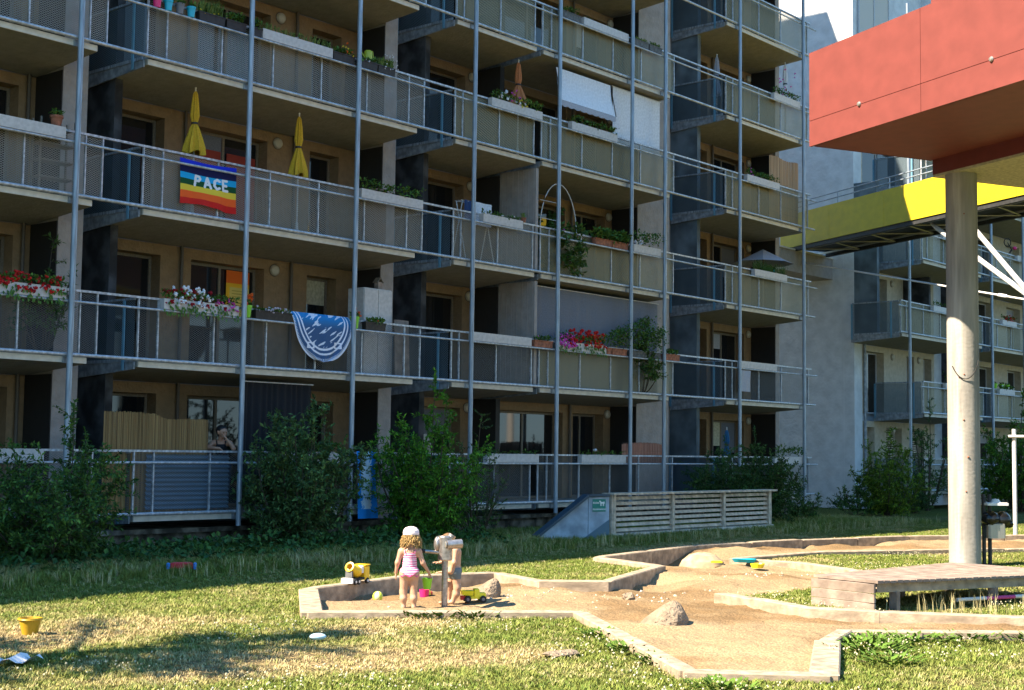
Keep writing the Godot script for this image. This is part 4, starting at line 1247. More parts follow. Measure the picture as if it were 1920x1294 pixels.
func build_balcony_things():
	var T := "trough"
	var G := ["bush", 130, 0.2]
	# ground storey
	planter(12.2, 13.4, 0, T, ["bush", 90, 0.15], "pale trough on the lowest rail at the left picture edge")
	planter(18.7, 20.4, 0, T, ["bush", 200, 0.25, [[RED, 5, 0.0, 0.2, 0.04, 0.25, 0.0]]], "pale trough on the lowest rail behind the tall leafy shrub")
	planter(24.86, 26.76, 0, T, ["bush", 50, 0.12], "pale trough on the lowest rail right of the pointed shrub")
	planter(28.46, 30.36, 0, T, ["bush", 40, 0.12, [[WHI, 2, 0.3, 0.4, 0.04, 0.2, 0.0]]], "pale trough with a white figure before the ground floor doors")
	planter(38.05, 39.9, 0, T, ["bush", 190, 0.4], "pale trough with a small bush at the lowest right rail end")
	# first storey
	planter(12.05, 13.72, 1, T, ["trail", 220, 0.22, [[RED, 60, 0.0, 1.0, 0.042, 0.2, 0.1], [DRED, 20, 0.4, 1.0, 0.034, 0.15, 0.12]]], "trough of red geraniums at the left picture edge")
	planter(15.76, 17.5, 1, T, ["trail", 240, 0.22, [[DRED, 44, 0.0, 0.8, 0.045, 0.24, 0.06], [WHI, 44, 0.1, 0.65, 0.045, 0.28, 0.16], [PNK, 24, 0.7, 1.0, 0.03, 0.16, 0.1]]], "trough of dark red and white geraniums on the first floor rail")
	planter(17.92, 18.86, 1, "dark", ["bush", 120, 0.08, [[Color(0.6, 0.52, 0.6), 26, 0.0, 1.0, 0.025, 0.1, 0.0]]], "black box of small pale flowers left of the blue tablecloth")
	planter(20.9, 21.5, 1, "dark", ["bush", 260, 0.13, [[RED, 2, 0.4, 0.6, 0.02, 0.14, 0.0]]], "black slotted box right of the blue tablecloth")
	planter(24.3, 26.43, 1, T, [], "empty pale trough left of the grey blue curtain")
	planter(26.55, 27.25, 1, "clay", ["bush", 180, 0.16, [[PNK, 1, 0.1, 0.3, 0.03, 0.3, 0.0]]], "clay box left of the pink and red flowers")
	planter(27.5, 29.46, 1, T, ["trail", 220, 0.3, [[PNK, 46, 0.0, 0.32, 0.05, 0.2, 0.12], [RED, 110, 0.2, 1.0, 0.045, 0.36, 0.06], [ORA, 40, 0.65, 1.0, 0.03, 0.3, 0.03]]], "white trough overflowing with pink and red flowers")
	planter(29.5, 29.7, 1, "clay", ["bush", 300, 0.5], "small clay pot right of the red flowers", "flower_box")
	planter(29.73, 30.38, 1, "clay", ["bush", 700, 0.75, [[YEL, 5, 0.0, 1.0, 0.02, 0.6, 0.0]]], "clay box of tomato plants left of the steel pole")
	planter(30.57, 31.3, 1, "grey", ["bush", 900, 1.15], "left one of two grey boxes under the tomato plants")
	planter(31.35, 31.95, 1, "grey", ["bush", 900, 0.9], "right one of two grey boxes under the tomato plants")
	planter(32.14, 32.87, 1, "clay", ["bush", 240, 0.2], "clay box at the right end of the tomato row")
	planter(36.1, 38.18, 1, T, [], "empty pale trough with a grey cloth hanging below it")
	# second storey
	planter(11.93, 13.6, 2, T, [], "empty grey trough at the left below the hanging mesh balcony")
	planter(20.7, 22.58, 2, T, ["bush", 170, 0.3], "pale pinkish trough of green plants right of the yellow parasols")
	planter(24.61, 26.05, 2, T, ["bush", 90, 0.12, [[WHI, 8, 0.1, 0.9, 0.02, 0.12, 0.0]]], "pale trough with tiny flowers left of the ribbed screen")
	planter(28.96, 29.68, 2, "clay", ["vine", 420, 0.34], "left clay box under the trailing vine")
	planter(29.7, 30.4, 2, "clay", ["vine", 420, 0.34], "right clay box under the trailing vine")
	planter(30.66, 31.93, 2, T, ["bush", 240, 0.55, [[WHI, 6, 0.0, 0.3, 0.05, 0.15, 0.0]]], "pale trough with a leggy dark plant and white bag")
	planter(36.89, 38.81, 2, T, ["needle", 130, 0.42, [[Color(0.02, 0.45, 0.42), 1, 0.6, 0.65, 0.04, 0.1, 0.0]]], "pale trough of rosemary under the open parasol")
	# third storey
	planter(16.36, 16.98, 3, "dark", ["herb", 380, 0.45, [[YEL, 8, 0.0, 1.0, 0.02, 0.08, 0.0]]], "dark brown box of tall grassy herbs beside the turquoise pot")
	planter(17.02, 17.5, 3, "dark", ["bush", 240, 0.22], "dark brown box left of the leftmost long pole")
	planter(17.66, 17.9, 3, "dark", ["bush", 300, 0.25], "small black box left of the long lilac trough")
	planter(17.92, 19.79, 3, T, ["herb", 60, 0.3, [[WHI, 2, 0.45, 0.5, 0.03, 0.08, 0.0]]], "long lilac grey trough on the third floor rail")
	planter(19.82, 20.42, 3, "dark", ["bush", 260, 0.18, [[ORA, 6, 0.6, 1.0, 0.025, 0.3, 0.0], [YEL, 6, 0.3, 1.0, 0.02, 0.2, 0.0]]], "dark box with orange flowers left of the black cupboard")
	planter(20.58, 21.1, 3, "dark", ["bush", 200, 0.12, [[WHI, 8, 0.0, 1.0, 0.015, 0.14, 0.0]]], "dark box of small white flowers below the black cupboard")
	planter(21.12, 21.64, 3, "dark", ["herb", 420, 0.35, [[WHI, 34, 0.3, 1.4, 0.015, 0.3, 0.05]]], "dark box with a white flowering spray spilling right")
	planter(24.86, 26.75, 3, T, ["bush", 200, 0.28, [[WHI, 16, 0.1, 0.7, 0.035, 0.3, 0.0], [PNK, 8, 0.3, 0.6, 0.03, 0.35, 0.0], [YEL, 10, 0.45, 0.75, 0.03, 0.2, 0.0]]], "pale trough of mixed flowers before the orange parasol")
	planter(27.93, 29.88, 3, T, ["bush", 120, 0.25], "pale trough of greens under the white awning")
	planter(36.45, 38.36, 3, T, ["bush", 140, 0.25, [[PNK, 4, 0.0, 0.2, 0.03, 0.25, 0.0]]], "pale trough left of the upper reed screen")
	# fourth storey
	planter(27.45, 28.27, 4, "grey", ["bush", 160, 0.22], "dark grey box on the top left of the upper middle rail")
	planter(28.4, 30.35, 4, T, ["herb", 20, 0.1], "pale lilac trough on the fourth floor rail")
	planter(30.55, 31.3, 4, "grey", ["herb", 160, 0.14], "left one of two grey boxes on the fourth floor rail")
	planter(31.34, 31.93, 4, "grey", ["herb", 160, 0.2], "right one of two grey boxes on the fourth floor rail")
	planter(38.04, 39.66, 4, T, ["bush", 150, 0.28, [[PNK, 14, 0.2, 1.0, 0.03, 0.9, 0.0]]], "pale trough with pink stalks beside the furled white parasol")
	# far house
	planter(49.6, 51.1, 2, T, ["bush", 50, 0.25], "pale trough on the far house left of the column")
	planter(56.2, 57.7, 2, T, ["bush", 120, 0.25, [[RED, 30, 0.2, 1.0, 0.04, 0.25, 0.0]]], "trough of red flowers right of the concrete column")
	planter(55.8, 57.4, 1, T, ["bush", 120, 0.2, [[WHI, 10, 0.0, 1.0, 0.04, 0.15, 0.0]]], "white trough on the far house's first floor rail")
	planter(50.6, 52.2, 1, T, ["bush", 220, 0.5], "leafy trough on the far house left of the column")
	planter(57.9, 59.5, 3, T, [], "empty white trough beside the hanging child's bicycle")
	planter(50.5, 52.0, 3, T, [], "empty white trough under the bridge on the far house")
	# pots standing on the rail ledges
	var y3 := floor_y(3) + 0.976
	pot(Vector3(15.43, y3, -0.02), 0.085, 0.2, "plastic_pink", ["bush", 300, 0.1], "pink pot, leftmost of four on the top rail")
	pot(Vector3(15.68, y3, -0.02), 0.085, 0.2, "plastic_cyan", ["bush", 300, 0.1], "turquoise pot right of the pink pot")
	pot(Vector3(15.94, y3, -0.02), 0.085, 0.2, "plastic_grey", ["bush", 300, 0.1], "grey pot between two turquoise pots")
	pot(Vector3(16.2, y3, -0.02), 0.085, 0.2, "plastic_cyan", ["bush", 300, 0.1], "turquoise pot beside the brown herb box")
	var y1 := floor_y(1) + 0.976
	pot(Vector3(17.73, y1, -0.02), 0.1, 0.24, "plastic_green", ["bush", 500, 0.14, [[ORA, 16, 0.0, 1.0, 0.035, 0.24, 0.0]]], "lime green pot of orange red geraniums at the pole")
	pot(Vector3(20.63, y1, -0.03), 0.095, 0.25, "plastic_green", ["bush", 500, 0.14, [[ORA, 5, 0.4, 1.0, 0.03, 0.2, 0.0]]], "lime green pot right of the blue tablecloth")
	pot(Vector3(13.5, floor_y(2) + 1.19, -0.13), 0.11, 0.19, "terracotta", ["bush", 300, 0.14], "clay pot on the handrail at the left pole")
	pot(Vector3(26.25, floor_y(2) + 1.185, -0.13), 0.07, 0.11, "terracotta", ["herb", 300, 0.22], "small clay pot on the handrail before the ribbed screen")
	for x in [56.0, 56.7, 57.3]:
		pot(Vector3(x - 0.3, floor_y(1) + 1.185, -0.135), 0.1, 0.2, "plastic_green", ["bush", 200, 0.08], "lime green pot on the far house rail, %s of three" % {56.0: "left", 56.7: "middle", 57.3: "right"}[x])
	# window reflections of red tower and yellow bridge, painted on flat sheets over the panes
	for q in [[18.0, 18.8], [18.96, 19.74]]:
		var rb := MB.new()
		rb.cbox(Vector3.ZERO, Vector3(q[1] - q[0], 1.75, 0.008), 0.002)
		tag(put(self, "painted_tower_reflection", rb.mesh(), flat("reflection_red", lin(0.30, 0.035, 0.022), 0.8), Vector3((q[0] + q[1]) / 2, floor_y(2) + 1.05, -2.345)), "painted reflection of the red tower in the %s light of the window behind the rainbow flag" % ("left" if q[0] < 18.5 else "right"), "blind", "painted reflections")
	var pim := Image.create(64, 96, false, Image.FORMAT_RGB8)  # colour bands painted to imitate the mirrored tower and bridge
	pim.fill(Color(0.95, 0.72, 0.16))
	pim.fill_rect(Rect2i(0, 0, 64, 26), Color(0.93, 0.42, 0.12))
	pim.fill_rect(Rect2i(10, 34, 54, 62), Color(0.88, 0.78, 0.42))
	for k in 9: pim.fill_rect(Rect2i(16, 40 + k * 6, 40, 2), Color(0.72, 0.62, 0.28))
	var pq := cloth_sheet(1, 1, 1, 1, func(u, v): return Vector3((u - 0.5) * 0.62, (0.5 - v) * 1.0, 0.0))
	tag(put(self, "painted_bridge_reflection", pq.mesh(), print_mat("reflection_print", pim), Vector3(19.35, floor_y(1) + 1.72, -2.34)), "painted orange and yellow reflection of tower and bridge in the first floor window", "painted_bridge_reflection")
	flag()
	table_cloth()
	closed_umbrella(Vector3(16.72, floor_y(2), -0.5), 1.3, 2.54, "cloth_yellow", 0.2, "furled yellow parasol above the rainbow flag")
	closed_umbrella(Vector3(19.37, floor_y(2), -0.5), 1.28, 2.54, "cloth_yellow", 0.18, "furled yellow parasol right of the leftmost long pole")
	closed_umbrella(Vector3(26.43, floor_y(3), -0.5), 1.35, 2.44, "cloth_orange", 0.2, "furled orange parasol behind the mixed flower trough")
	closed_umbrella(Vector3(39.64, floor_y(4), -0.5), 1.25, 2.48, "cloth_white", 0.13, "furled white parasol at the right end of the fourth floor")
	closed_umbrella(Vector3(36.37, floor_y(4), -1.0), 0.9, 2.1, "cloth_pale", 0.12, "furled pale blue parasol behind the fourth floor side mesh")
	closed_umbrella(Vector3(36.0, floor_y(0), -0.4), 1.1, 1.95, "cloth_blue", 0.12, "furled blue parasol on the lowest right balcony")
	# brown barrel, wooden shelf, board
	var Ba := thing("barrel", "brown barrel in the corner right of the yellow parasols", "barrel", Vector3(22.0, floor_y(2), -0.95))
	var bb := MB.new()
	bb.lathe(Vector3.ZERO, [Vector2(0.001, 0.0), Vector2(0.24, 0.0), Vector2(0.29, 0.35), Vector2(0.29, 1.1), Vector2(0.24, 1.38), Vector2(0.001, 1.38)], 20)
	put(Ba, "body", bb.mesh(), flat("barrel_brown", lin(0.12, 0.06, 0.035), 0.6))
	var bl := MB.new()
	bl.lathe(Vector3(0, 1.381, 0), [Vector2(0.001, 0.05), Vector2(0.29, 0.04), Vector2(0.31, 0.0)], 20)
	put(Ba, "lid", bl.mesh(), flat("barrel_lid", lin(0.2, 0.10, 0.06), 0.6))
	var Sh := thing("shelf", "dark wooden shelf beside the clay pot at left", "shelf", Vector3(13.72, floor_y(2), -0.55))
	for k in 4:
		var sm := MB.new()
		sm.box(Vector3(0, 0.35 + k * 0.3, 0), Vector3(0.7, 0.025, 0.3))
		put(Sh, "board", sm.mesh(), M.frame)
	for x in [-0.34, 0.34]:
		for z in [-0.13, 0.13]:
			var sm := MB.new()
			sm.box(Vector3(x, 0.7, z), Vector3(0.03, 1.4, 0.03))
			put(Sh, "upright", sm.mesh(), M.frame)
	var bo := MB.new()
	bo.cbox(Vector3(0, 0.65, 0), Vector3(0.45, 1.3, 0.03), 0.005)
	tag(put(self, "leaning_board", bo.mesh(), M.plank_b, Vector3(22.3, floor_y(1), -0.25), Basis(Vector3.RIGHT, -0.05)), "brown board standing right of the white cupboard", "board")
	# open parasol
	var U := thing("open_parasol", "open beige parasol above the rosemary trough", "parasol", Vector3(39.2, floor_y(2), -1.05))
	var p := MB.new()
	p.tube([Vector3.ZERO, Vector3(0, 2.1, 0)], [0.02, 0.02], 8)
	p.lathe(Vector3.ZERO, [Vector2(0.25, 0.0), Vector2(0.25, 0.05), Vector2(0.03, 0.08)], 16)
	put(U, "pole", p.mesh(), M.frame)
	var cn := MB.new()
	for k in 8:
		var a0 := TAU * k / 8.0 + 0.2
		var a1 := TAU * (k + 1) / 8.0 + 0.2
		var e0 := Vector3(cos(a0) * 1.05, 1.66, sin(a0) * 0.92)
		var e1 := Vector3(cos(a1) * 1.05, 1.66, sin(a1) * 0.92)
		var ap := Vector3(0, 2.12, 0)
		var mid := (e0 + e1) * 0.5 * Vector3(0.55, 0, 0.55) + Vector3(0, 1.86, 0)
		for q in [[ap, e0, mid], [ap, mid, e1], [mid, e0, e1]]: cn.tri(q[0], q[1], q[2])
	put(U, "canopy", cn.mesh(), M.cloth_pale)
	# reed screens
	var R := thing("reed_screen", "tan reed screen standing on the lowest balcony at left", "screen", Vector3(15.9, floor_y(0), -0.3))
	canes(R, -1.12, 1.2, 0.02, func(t): return 1.86 - 0.10 * smoothstep(0.45, 0.62, t) + 0.012 * sin(t * 9.0), 0.0, Color(0.17, 0.09, 0.03), Color(0.42, 0.26, 0.10))
	var R2 := thing("reed_screen", "pinkish reed screen on the lowest balcony by the wide pier", "screen", Vector3(31.6, floor_y(0), -0.25))
	canes(R2, -1.05, 0.85, 0.95, func(t): return 1.47 + 0.05 * sin(t * 3.0), 0.0, Color(0.28, 0.11, 0.07), Color(0.50, 0.24, 0.16))
	var R3 := thing("reed_screen", "brown reed screen on the third balcony at the right end", "screen", Vector3(39.4, floor_y(3), -0.3))
	canes(R3, -1.1, 0.7, 0.02, func(t): return 2.1 + 0.03 * sin(t * 8.0), 0.0, Color(0.30, 0.16, 0.08), Color(0.56, 0.36, 0.2))
	# corrugated screen behind the lowest mesh
	var cs := MB.new()
	for k in 12:
		for j in 6:
			var a0 := j / 6.0
			var a1 := (j + 1) / 6.0
			var y0 := 0.08 + (k + a0) * 0.085
			var ya := 0.08 + (k + a1) * 0.085
			cs.quad(Vector3(-0.95, y0, 0.022 * sin(a0 * TAU)), Vector3(0.95, y0, 0.022 * sin(a0 * TAU)), Vector3(0.95, ya, 0.022 * sin(a1 * TAU)), Vector3(-0.95, ya, 0.022 * sin(a1 * TAU)))
	var co := put(self, "corrugated_sheet", cs.mesh(), flat("corrugated", lin(0.13, 0.21, 0.29), 0.4), Vector3(16.62, floor_y(0), -0.235))
	tag(co, "blue grey corrugated sheet behind the lowest mesh railing", "screen")
	# curtains and sun screens
	curtain("curtain", "black curtain closing part of the ground floor balcony", 17.97, 19.72, floor_y(0) + 0.1, 3.20, -0.32, "cloth_black", 0.16, 0.03)
	curtain("curtain", "grey blue curtain closing the first floor balcony", 26.95, 32.3, floor_y(1) + 0.05, 5.98, -0.34, "cloth_grey", 0.5, 0.02)
	curtain("sun_screen", "white roller screen beside the white awning", 30.1, 32.3, floor_y(3) + 1.1, 11.62, -0.30, "cloth_white", 1.0, 0.006)
	var A := thing("awning", "white awning with a scalloped edge on the third floor", "awning", Vector3(28.7, 11.58, -0.2))
	var am := cloth_sheet(1, 1, 30, 8, func(u, v): return Vector3((u - 0.5) * 2.3, -0.86 * v, 0.18 * v - 0.04 * sin(v * PI)))
	put(A, "canvas", am.mesh(), M.cloth_white)
	var vm := cloth_sheet(1, 1, 48, 2, func(u, v): return Vector3((u - 0.5) * 2.3, -0.87 - v * (0.12 + 0.035 * absf(sin(u * PI * 9.0))), 0.19))
	put(A, "valance", vm.mesh(), M.cloth_pale)
	for s in [-1.17, 1.17]:
		var r := MB.new()
		r.tube([Vector3(s, -0.02, 0), Vector3(s, -0.86, 0.18)], [0.012, 0.012], 6)
		put(A, "arm", r.mesh(), M.dark_pot)
	# blue cloth on the lowest rail
	var im := Image.create(64, 128, false, Image.FORMAT_RGB8)
	for y in 128:
		for x in 64:
			var k := noise_b.get_noise_2d(x * 0.08, y * 0.08)
			im.set_pixel(x, y, Color(0.86, 0.92, 0.97) if absf(x - 30.0) < 15 + k * 8 and y < 110 else Color(0.10, 0.58, 0.92))
	var bm := cloth_sheet(1, 1, 8, 14, func(u, v): return Vector3((u - 0.5) * 0.55 + 0.1 * v, -1.4 * v, 0.02 * sin(u * 9.0 + v * 5.0)))
	var bc := put(self, "hanging_cloth", bm.mesh(), print_mat("blue_print", im), Vector3(20.85, 1.86, 0.16))
	tag(bc, "bright blue and white cloth hanging behind the leaves", "cloth")
	var gm := cloth_sheet(1, 1, 8, 8, func(u, v): return Vector3((u - 0.5) * 0.55, -0.62 * v, 0.014 * sin(u * 9.0 + v * 3.0)))
	var gc := put(self, "hanging_cloth", gm.mesh(), M.cloth_pale, Vector3(36.35, floor_y(1) + 0.9, 0.03))
	tag(gc, "pale grey cloth hanging below the empty right trough", "cloth")
	# laundry
	var LR := thing("laundry_rack", "rack of white and blue laundry on the second floor", "laundry", Vector3(24.9, floor_y(2), -0.55))
	var rk := MB.new()
	for s in [-0.5, 0.5]:
		rk.tube([Vector3(s, 0, -0.25), Vector3(s, 1.5, 0.1)], [0.012, 0.012], 6)
		rk.tube([Vector3(s, 0, 0.25), Vector3(s, 1.5, -0.1)], [0.012, 0.012], 6)
	for z in [-0.1, 0.0, 0.1]: rk.tube([Vector3(-0.55, 1.5, z), Vector3(0.55, 1.5, z)], [0.006, 0.006], 5)
	put(LR, "frame", rk.mesh(), M.white_steel)
	var sh := cloth_sheet(1, 1, 8, 6, func(u, v): return Vector3(-0.05 + u * 0.55, 1.52 - v * 0.55, 0.115 + 0.015 * sin(u * 8.0)))
	put(LR, "towel", sh.mesh(), M.cloth_white)
	var sh2 := cloth_sheet(1, 1, 6, 6, func(u, v): return Vector3(-0.45 + u * 0.25, 1.52 - v * 0.45, 0.115 + 0.015 * sin(u * 8.0)))
	put(LR, "shirt", sh2.mesh(), flat("navy", lin(0.02, 0.05, 0.14), 0.9))
	# white cupboard with nest box
	var C := thing("cupboard", "white cupboard on the first floor balcony beside the pole", "cupboard", Vector3(21.75, floor_y(1), -0.75))
	var cm := MB.new()
	cm.cbox(Vector3(0, 0.98, 0), Vector3(0.85, 1.95, 0.5), 0.01)
	put(C, "carcass", cm.mesh(), M.trough)
	for s in [-1, 1]:
		var dm := MB.new()
		dm.cbox(Vector3(s * 0.212, 0.99, 0.262), Vector3(0.412, 1.88, 0.018), 0.004)
		put(C, "door", dm.mesh(), M.trough)
	var N := thing("nest_box", "small wooden nest box on the white cupboard", "nest box", Vector3(21.95, floor_y(1) + 1.957, -0.7))
	var nm := MB.new()
	nm.box(Vector3(0, 0.09, 0), Vector3(0.13, 0.18, 0.12))
	put(N, "body", nm.mesh(), M.plank)
	var rm := MB.new()
	for s in [-1, 1]: rm.box(Vector3(s * 0.045, 0.22, 0), Vector3(0.015, 0.15, 0.16), Basis(Vector3.BACK, s * 0.7))
	put(N, "roof", rm.mesh(), M.frame)
	# black cupboard with watering can
	var K := thing("storage_cupboard", "black cupboard on the third floor balcony by the pier", "cupboard", Vector3(21.3, floor_y(3), -0.6))
	var km := MB.new()
	km.cbox(Vector3(0, 0.68, 0), Vector3(0.75, 1.35, 0.45), 0.01)
	put(K, "carcass", km.mesh(), M.dark_pot)
	var gp := MB.new()
	gp.box(Vector3(-0.19, 0.72, 0.232), Vector3(0.34, 1.15, 0.012))
	put(K, "door", gp.mesh(), M.grey_pot)
	var WC := thing("watering_can", "yellow green watering can on the black cupboard", "watering can", Vector3(21.35, floor_y(3) + 1.357, -0.55))
	var wm := MB.new()
	wm.lathe(Vector3.ZERO, [Vector2(0.001, 0), Vector2(0.1, 0), Vector2(0.095, 0.2), Vector2(0.06, 0.24), Vector2(0.04, 0.24)], 14)
	put(WC, "body", wm.mesh(), flat("lime", lin(0.45, 0.5, 0.04), 0.4))
	var hm := MB.new()
	hm.tube([Vector3(-0.09, 0.05, 0), Vector3(-0.2, 0.16, 0), Vector3(-0.25, 0.27, 0)], [0.02, 0.015, 0.02], 8)
	put(WC, "spout", hm.mesh(), M.lime)
	hm = MB.new()
	hm.tube([Vector3(0.09, 0.06, 0), Vector3(0.16, 0.12, 0), Vector3(0.14, 0.24, 0), Vector3(0.03, 0.25, 0)], [0.012, 0.012, 0.012, 0.012], 6)
	put(WC, "handle", hm.mesh(), M.lime)
	# plants and trellis on the second floor
	shrub("potted_plant", "dense dark plant under the white hoop trellis", Vector3(28.1, floor_y(2), -0.75), {"h": 1.8, "r": 0.95, "stems": 16, "twigs": 36, "leaf": 0.12, "lw": 0.6, "cat": "plant", "flowers": [3, PNK]})
	var Tr := thing("hoop_trellis", "white bent hoop trellis on the second floor balcony", "trellis", Vector3(27.9, floor_y(2), -0.35))
	var pts := []
	for i in 17:
		var a := PI * i / 16.0
		pts.append(Vector3(-cos(a) * 0.75, 1.1 + 1.3 * sin(a) if i > 0 and i < 16 else 0.0, 0.0))
	var rr := []
	for i in 17: rr.append(0.013)
	var tm := MB.new()
	tm.tube(pts, rr, 6)
	put(Tr, "hoop", tm.mesh(), M.white_steel)
	for k in 3:
		var bm2 := MB.new()
		bm2.tube([Vector3(-0.76, 1.0 + k * 0.45, 0), Vector3(-0.1, 1.0 + k * 0.45, 0)], [0.008, 0.008], 5)
		put(Tr, "crossbar", bm2.mesh(), M.white_steel)
	shrub("potted_plant", "leggy oleander on the first floor left of the flowers at the pole", Vector3(13.75, floor_y(1), -0.7), {"h": 2.1, "r": 0.7, "stems": 7, "twigs": 18, "leaf": 0.11, "lw": 0.3, "cat": "plant", "t0": 0.4})
	shrub("potted_plant", "tomato plant reaching the ceiling before the grey curtain", Vector3(31.35, floor_y(1), -0.16), {"h": 2.15, "r": 0.55, "stems": 10, "twigs": 30, "leaf": 0.09, "cat": "plant", "t0": 0.4})
	shrub("hedge_box", "dark clipped box hedge on the lowest right balcony", Vector3(36.7, floor_y(0), -0.45), {"h": 1.45, "r": 0.75, "stems": 26, "twigs": 14, "leaf": 0.05, "cat": "hedge", "t0": 0.5, "a": Color(0.012, 0.035, 0.012), "b": Color(0.03, 0.06, 0.018)})
	# child's bicycle on the far house
	var Bi := thing("bicycle", "small dark child's bicycle hung above the far house rail", "bicycle", Vector3(58.05, floor_y(3) + 1.05, -0.45), -0.5)
	var wh := MB.new()
	for i in 20:
		var a0 := TAU * i / 20
		var a1 := TAU * (i + 1) / 20
		wh.tube([Vector3(cos(a0) * 0.17, sin(a0) * 0.17 + 0.72, 0), Vector3(cos(a1) * 0.17, sin(a1) * 0.17 + 0.72, 0)], [0.02, 0.02], 6)
	put(Bi, "wheel", wh.mesh(), M.rubber)
	var sp := MB.new()
	for i in 6: sp.tube([Vector3(0, 0.72, 0), Vector3(cos(i * PI / 3) * 0.16, sin(i * PI / 3) * 0.16 + 0.72, 0)], [0.005, 0.005], 4)
	put(Bi, "spokes", sp.mesh(), M.tin)
	var fm := MB.new()
	for q in [[Vector3(0, 0.72, 0), Vector3(0.22, 0.42, 0)], [Vector3(0.22, 0.42, 0), Vector3(0.02, 0.08, 0)], [Vector3(0.02, 0.08, 0), Vector3(-0.15, 0.0, 0)], [Vector3(0.2, 0.45, 0), Vector3(-0.05, 0.1, 0)]]: fm.tube(q, [0.018, 0.018], 6)
	put(Bi, "frame", fm.mesh(), M.rubber)
	var bg := MB.new()
	bg.ball(Vector3(0.36, 0.5, 0.02), Vector3(0.1, 0.08, 0.06), 10, 7)
	put(Bi, "bag", bg.mesh(), M.plastic_pink)

# ---------- vent housing with ramp wall, platform, toys ----------
func build_vent_housing():
	var V := thing("vent_housing", "pale slatted vent housing on the lawn before the balconies", "vent housing", Vector3(29.15, 0, 2.9))
	wbox(V, "base_kerb", Vector3(25.72, -0.1, 2.68), Vector3(32.75, 0.10, 3.02), M.edge)
	wbox(V, "cap", Vector3(25.66, 0.955, 2.74), Vector3(32.85, 1.0, 3.08), M.louver)
	var posts := [25.8, 28.15, 30.4, 32.6]
	for x in posts: wbox(V, "post", Vector3(x - 0.05, 0.101, 2.9), Vector3(x + 0.05, 0.954, 3.0), M.louver)
	wbox(V, "end_panel", Vector3(32.652, 0.101, 2.78), Vector3(32.70, 0.953, 2.99), M.louver)
	wbox(V, "end_panel", Vector3(25.70, 0.101, 2.78), Vector3(25.748, 0.953, 2.99), M.louver)
	var sl := MB.new()
	for k in 3:
		var x0: float = posts[k] + 0.052
		var x1: float = posts[k + 1] - 0.052
		for j in 7:
			var m := MB.new()
			m.box(Vector3.ZERO, Vector3(x1 - x0, 0.078, 0.014), Basis(Vector3.RIGHT, -0.5))
			put(V, "slat", m.mesh(), M.louver, Vector3((x0 + x1) / 2 - 29.15, 0.17 + j * 0.118, 0.035))
	# sloping ramp wall; local x runs along the wall, z out of its face
	var W := thing("ramp_wall", "pale blue sloping ramp wall left of the slatted housing", "wall", Vector3(23.93, 0, 2.35), -atan2(0.63, 1.69))
	var L := 1.80
	var wall := func(x0: float, y0: float, x1: float, y1: float) -> ArrayMesh:
		var m := MB.new()
		m.hexa([Vector3(x0, -0.2, 0), Vector3(x1, -0.2, 0), Vector3(x1, -0.2, -0.16), Vector3(x0, -0.2, -0.16), Vector3(x0, y0, 0), Vector3(x1, y1, 0), Vector3(x1, y1, -0.16), Vector3(x0, y0, -0.16)])
		return m.mesh()
	put(W, "wall_slab", wall.call(0.0, 0.05, 1.245, 0.90), M.cement)
	put(W, "wall_slab", wall.call(1.26, 0.905, L, 0.92), M.cement)
	var cap := MB.new()
	cap.hexa([Vector3(-0.03, 0.052, 0.05), Vector3(1.26, 0.922, 0.05), Vector3(1.26, 0.922, -0.2), Vector3(-0.03, 0.052, -0.2), Vector3(-0.06, 0.10, 0.05), Vector3(1.24, 0.98, 0.05), Vector3(1.24, 0.98, -0.2), Vector3(-0.06, 0.10, -0.2)])
	cap.box(Vector3(1.525, 0.954, -0.075), Vector3(0.53, 0.05, 0.25))
	put(W, "cap", cap.mesh(), flat("teal_cap", lin(0.025, 0.06, 0.09), 0.5))
	var tr := MB.new()  # darker blue-grey triangle low on the right end of the wall
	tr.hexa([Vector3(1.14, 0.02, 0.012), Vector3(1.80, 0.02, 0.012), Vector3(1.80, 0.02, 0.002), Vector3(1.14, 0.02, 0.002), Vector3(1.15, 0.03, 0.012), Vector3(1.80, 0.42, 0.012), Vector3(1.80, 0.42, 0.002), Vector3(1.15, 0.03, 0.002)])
	put(W, "dark_triangle", tr.mesh(), flat("dark_slate", lin(0.10, 0.17, 0.22), 0.7))
	var S := thing("dog_sign", "green sign with a white dog reading Keine Hundewiese", "sign", W.transform * Vector3(1.53, 0.735, 0.008), W.rotation.y)
	var pl := MB.new()
	pl.cbox(Vector3.ZERO, Vector3(0.345, 0.275, 0.008), 0.003)
	put(S, "plate", pl.mesh(), flat("sign_green", lin(0.0, 0.20, 0.16), 0.5))
	var words := [["Keine", Vector3(-0.08, 0.055, 0.006), 0.062], ["Hundewiese", Vector3(0.0, -0.085, 0.006), 0.058]]
	for w in words:
		var t := TextMesh.new()
		var font := SystemFont.new()
		font.font_names = PackedStringArray(["Droid Sans"])
		font.font_weight = 700
		t.font = font
		t.text = w[0]
		t.font_size = 32
		t.pixel_size = w[2] / 32.0
		t.depth = 0.003
		put(S, "lettering", t, flat("sign_white", lin(0.75, 0.8, 0.78), 0.6), w[1])
	var dog := MB.new()
	dog.box(Vector3(0.075, 0.055, 0.006), Vector3(0.1, 0.038, 0.003))
	dog.box(Vector3(0.022, 0.085, 0.006), Vector3(0.045, 0.03, 0.003), Basis(Vector3.BACK, -0.5))
	for x in [0.035, 0.052, 0.1, 0.118]: dog.box(Vector3(x, 0.013, 0.006), Vector3(0.013, 0.055, 0.003))
	dog.box(Vector3(0.133, 0.06, 0.006), Vector3(0.012, 0.06, 0.003), Basis(Vector3.BACK, 0.35))
	put(S, "dog_emblem", dog.mesh(), M.sign_white)

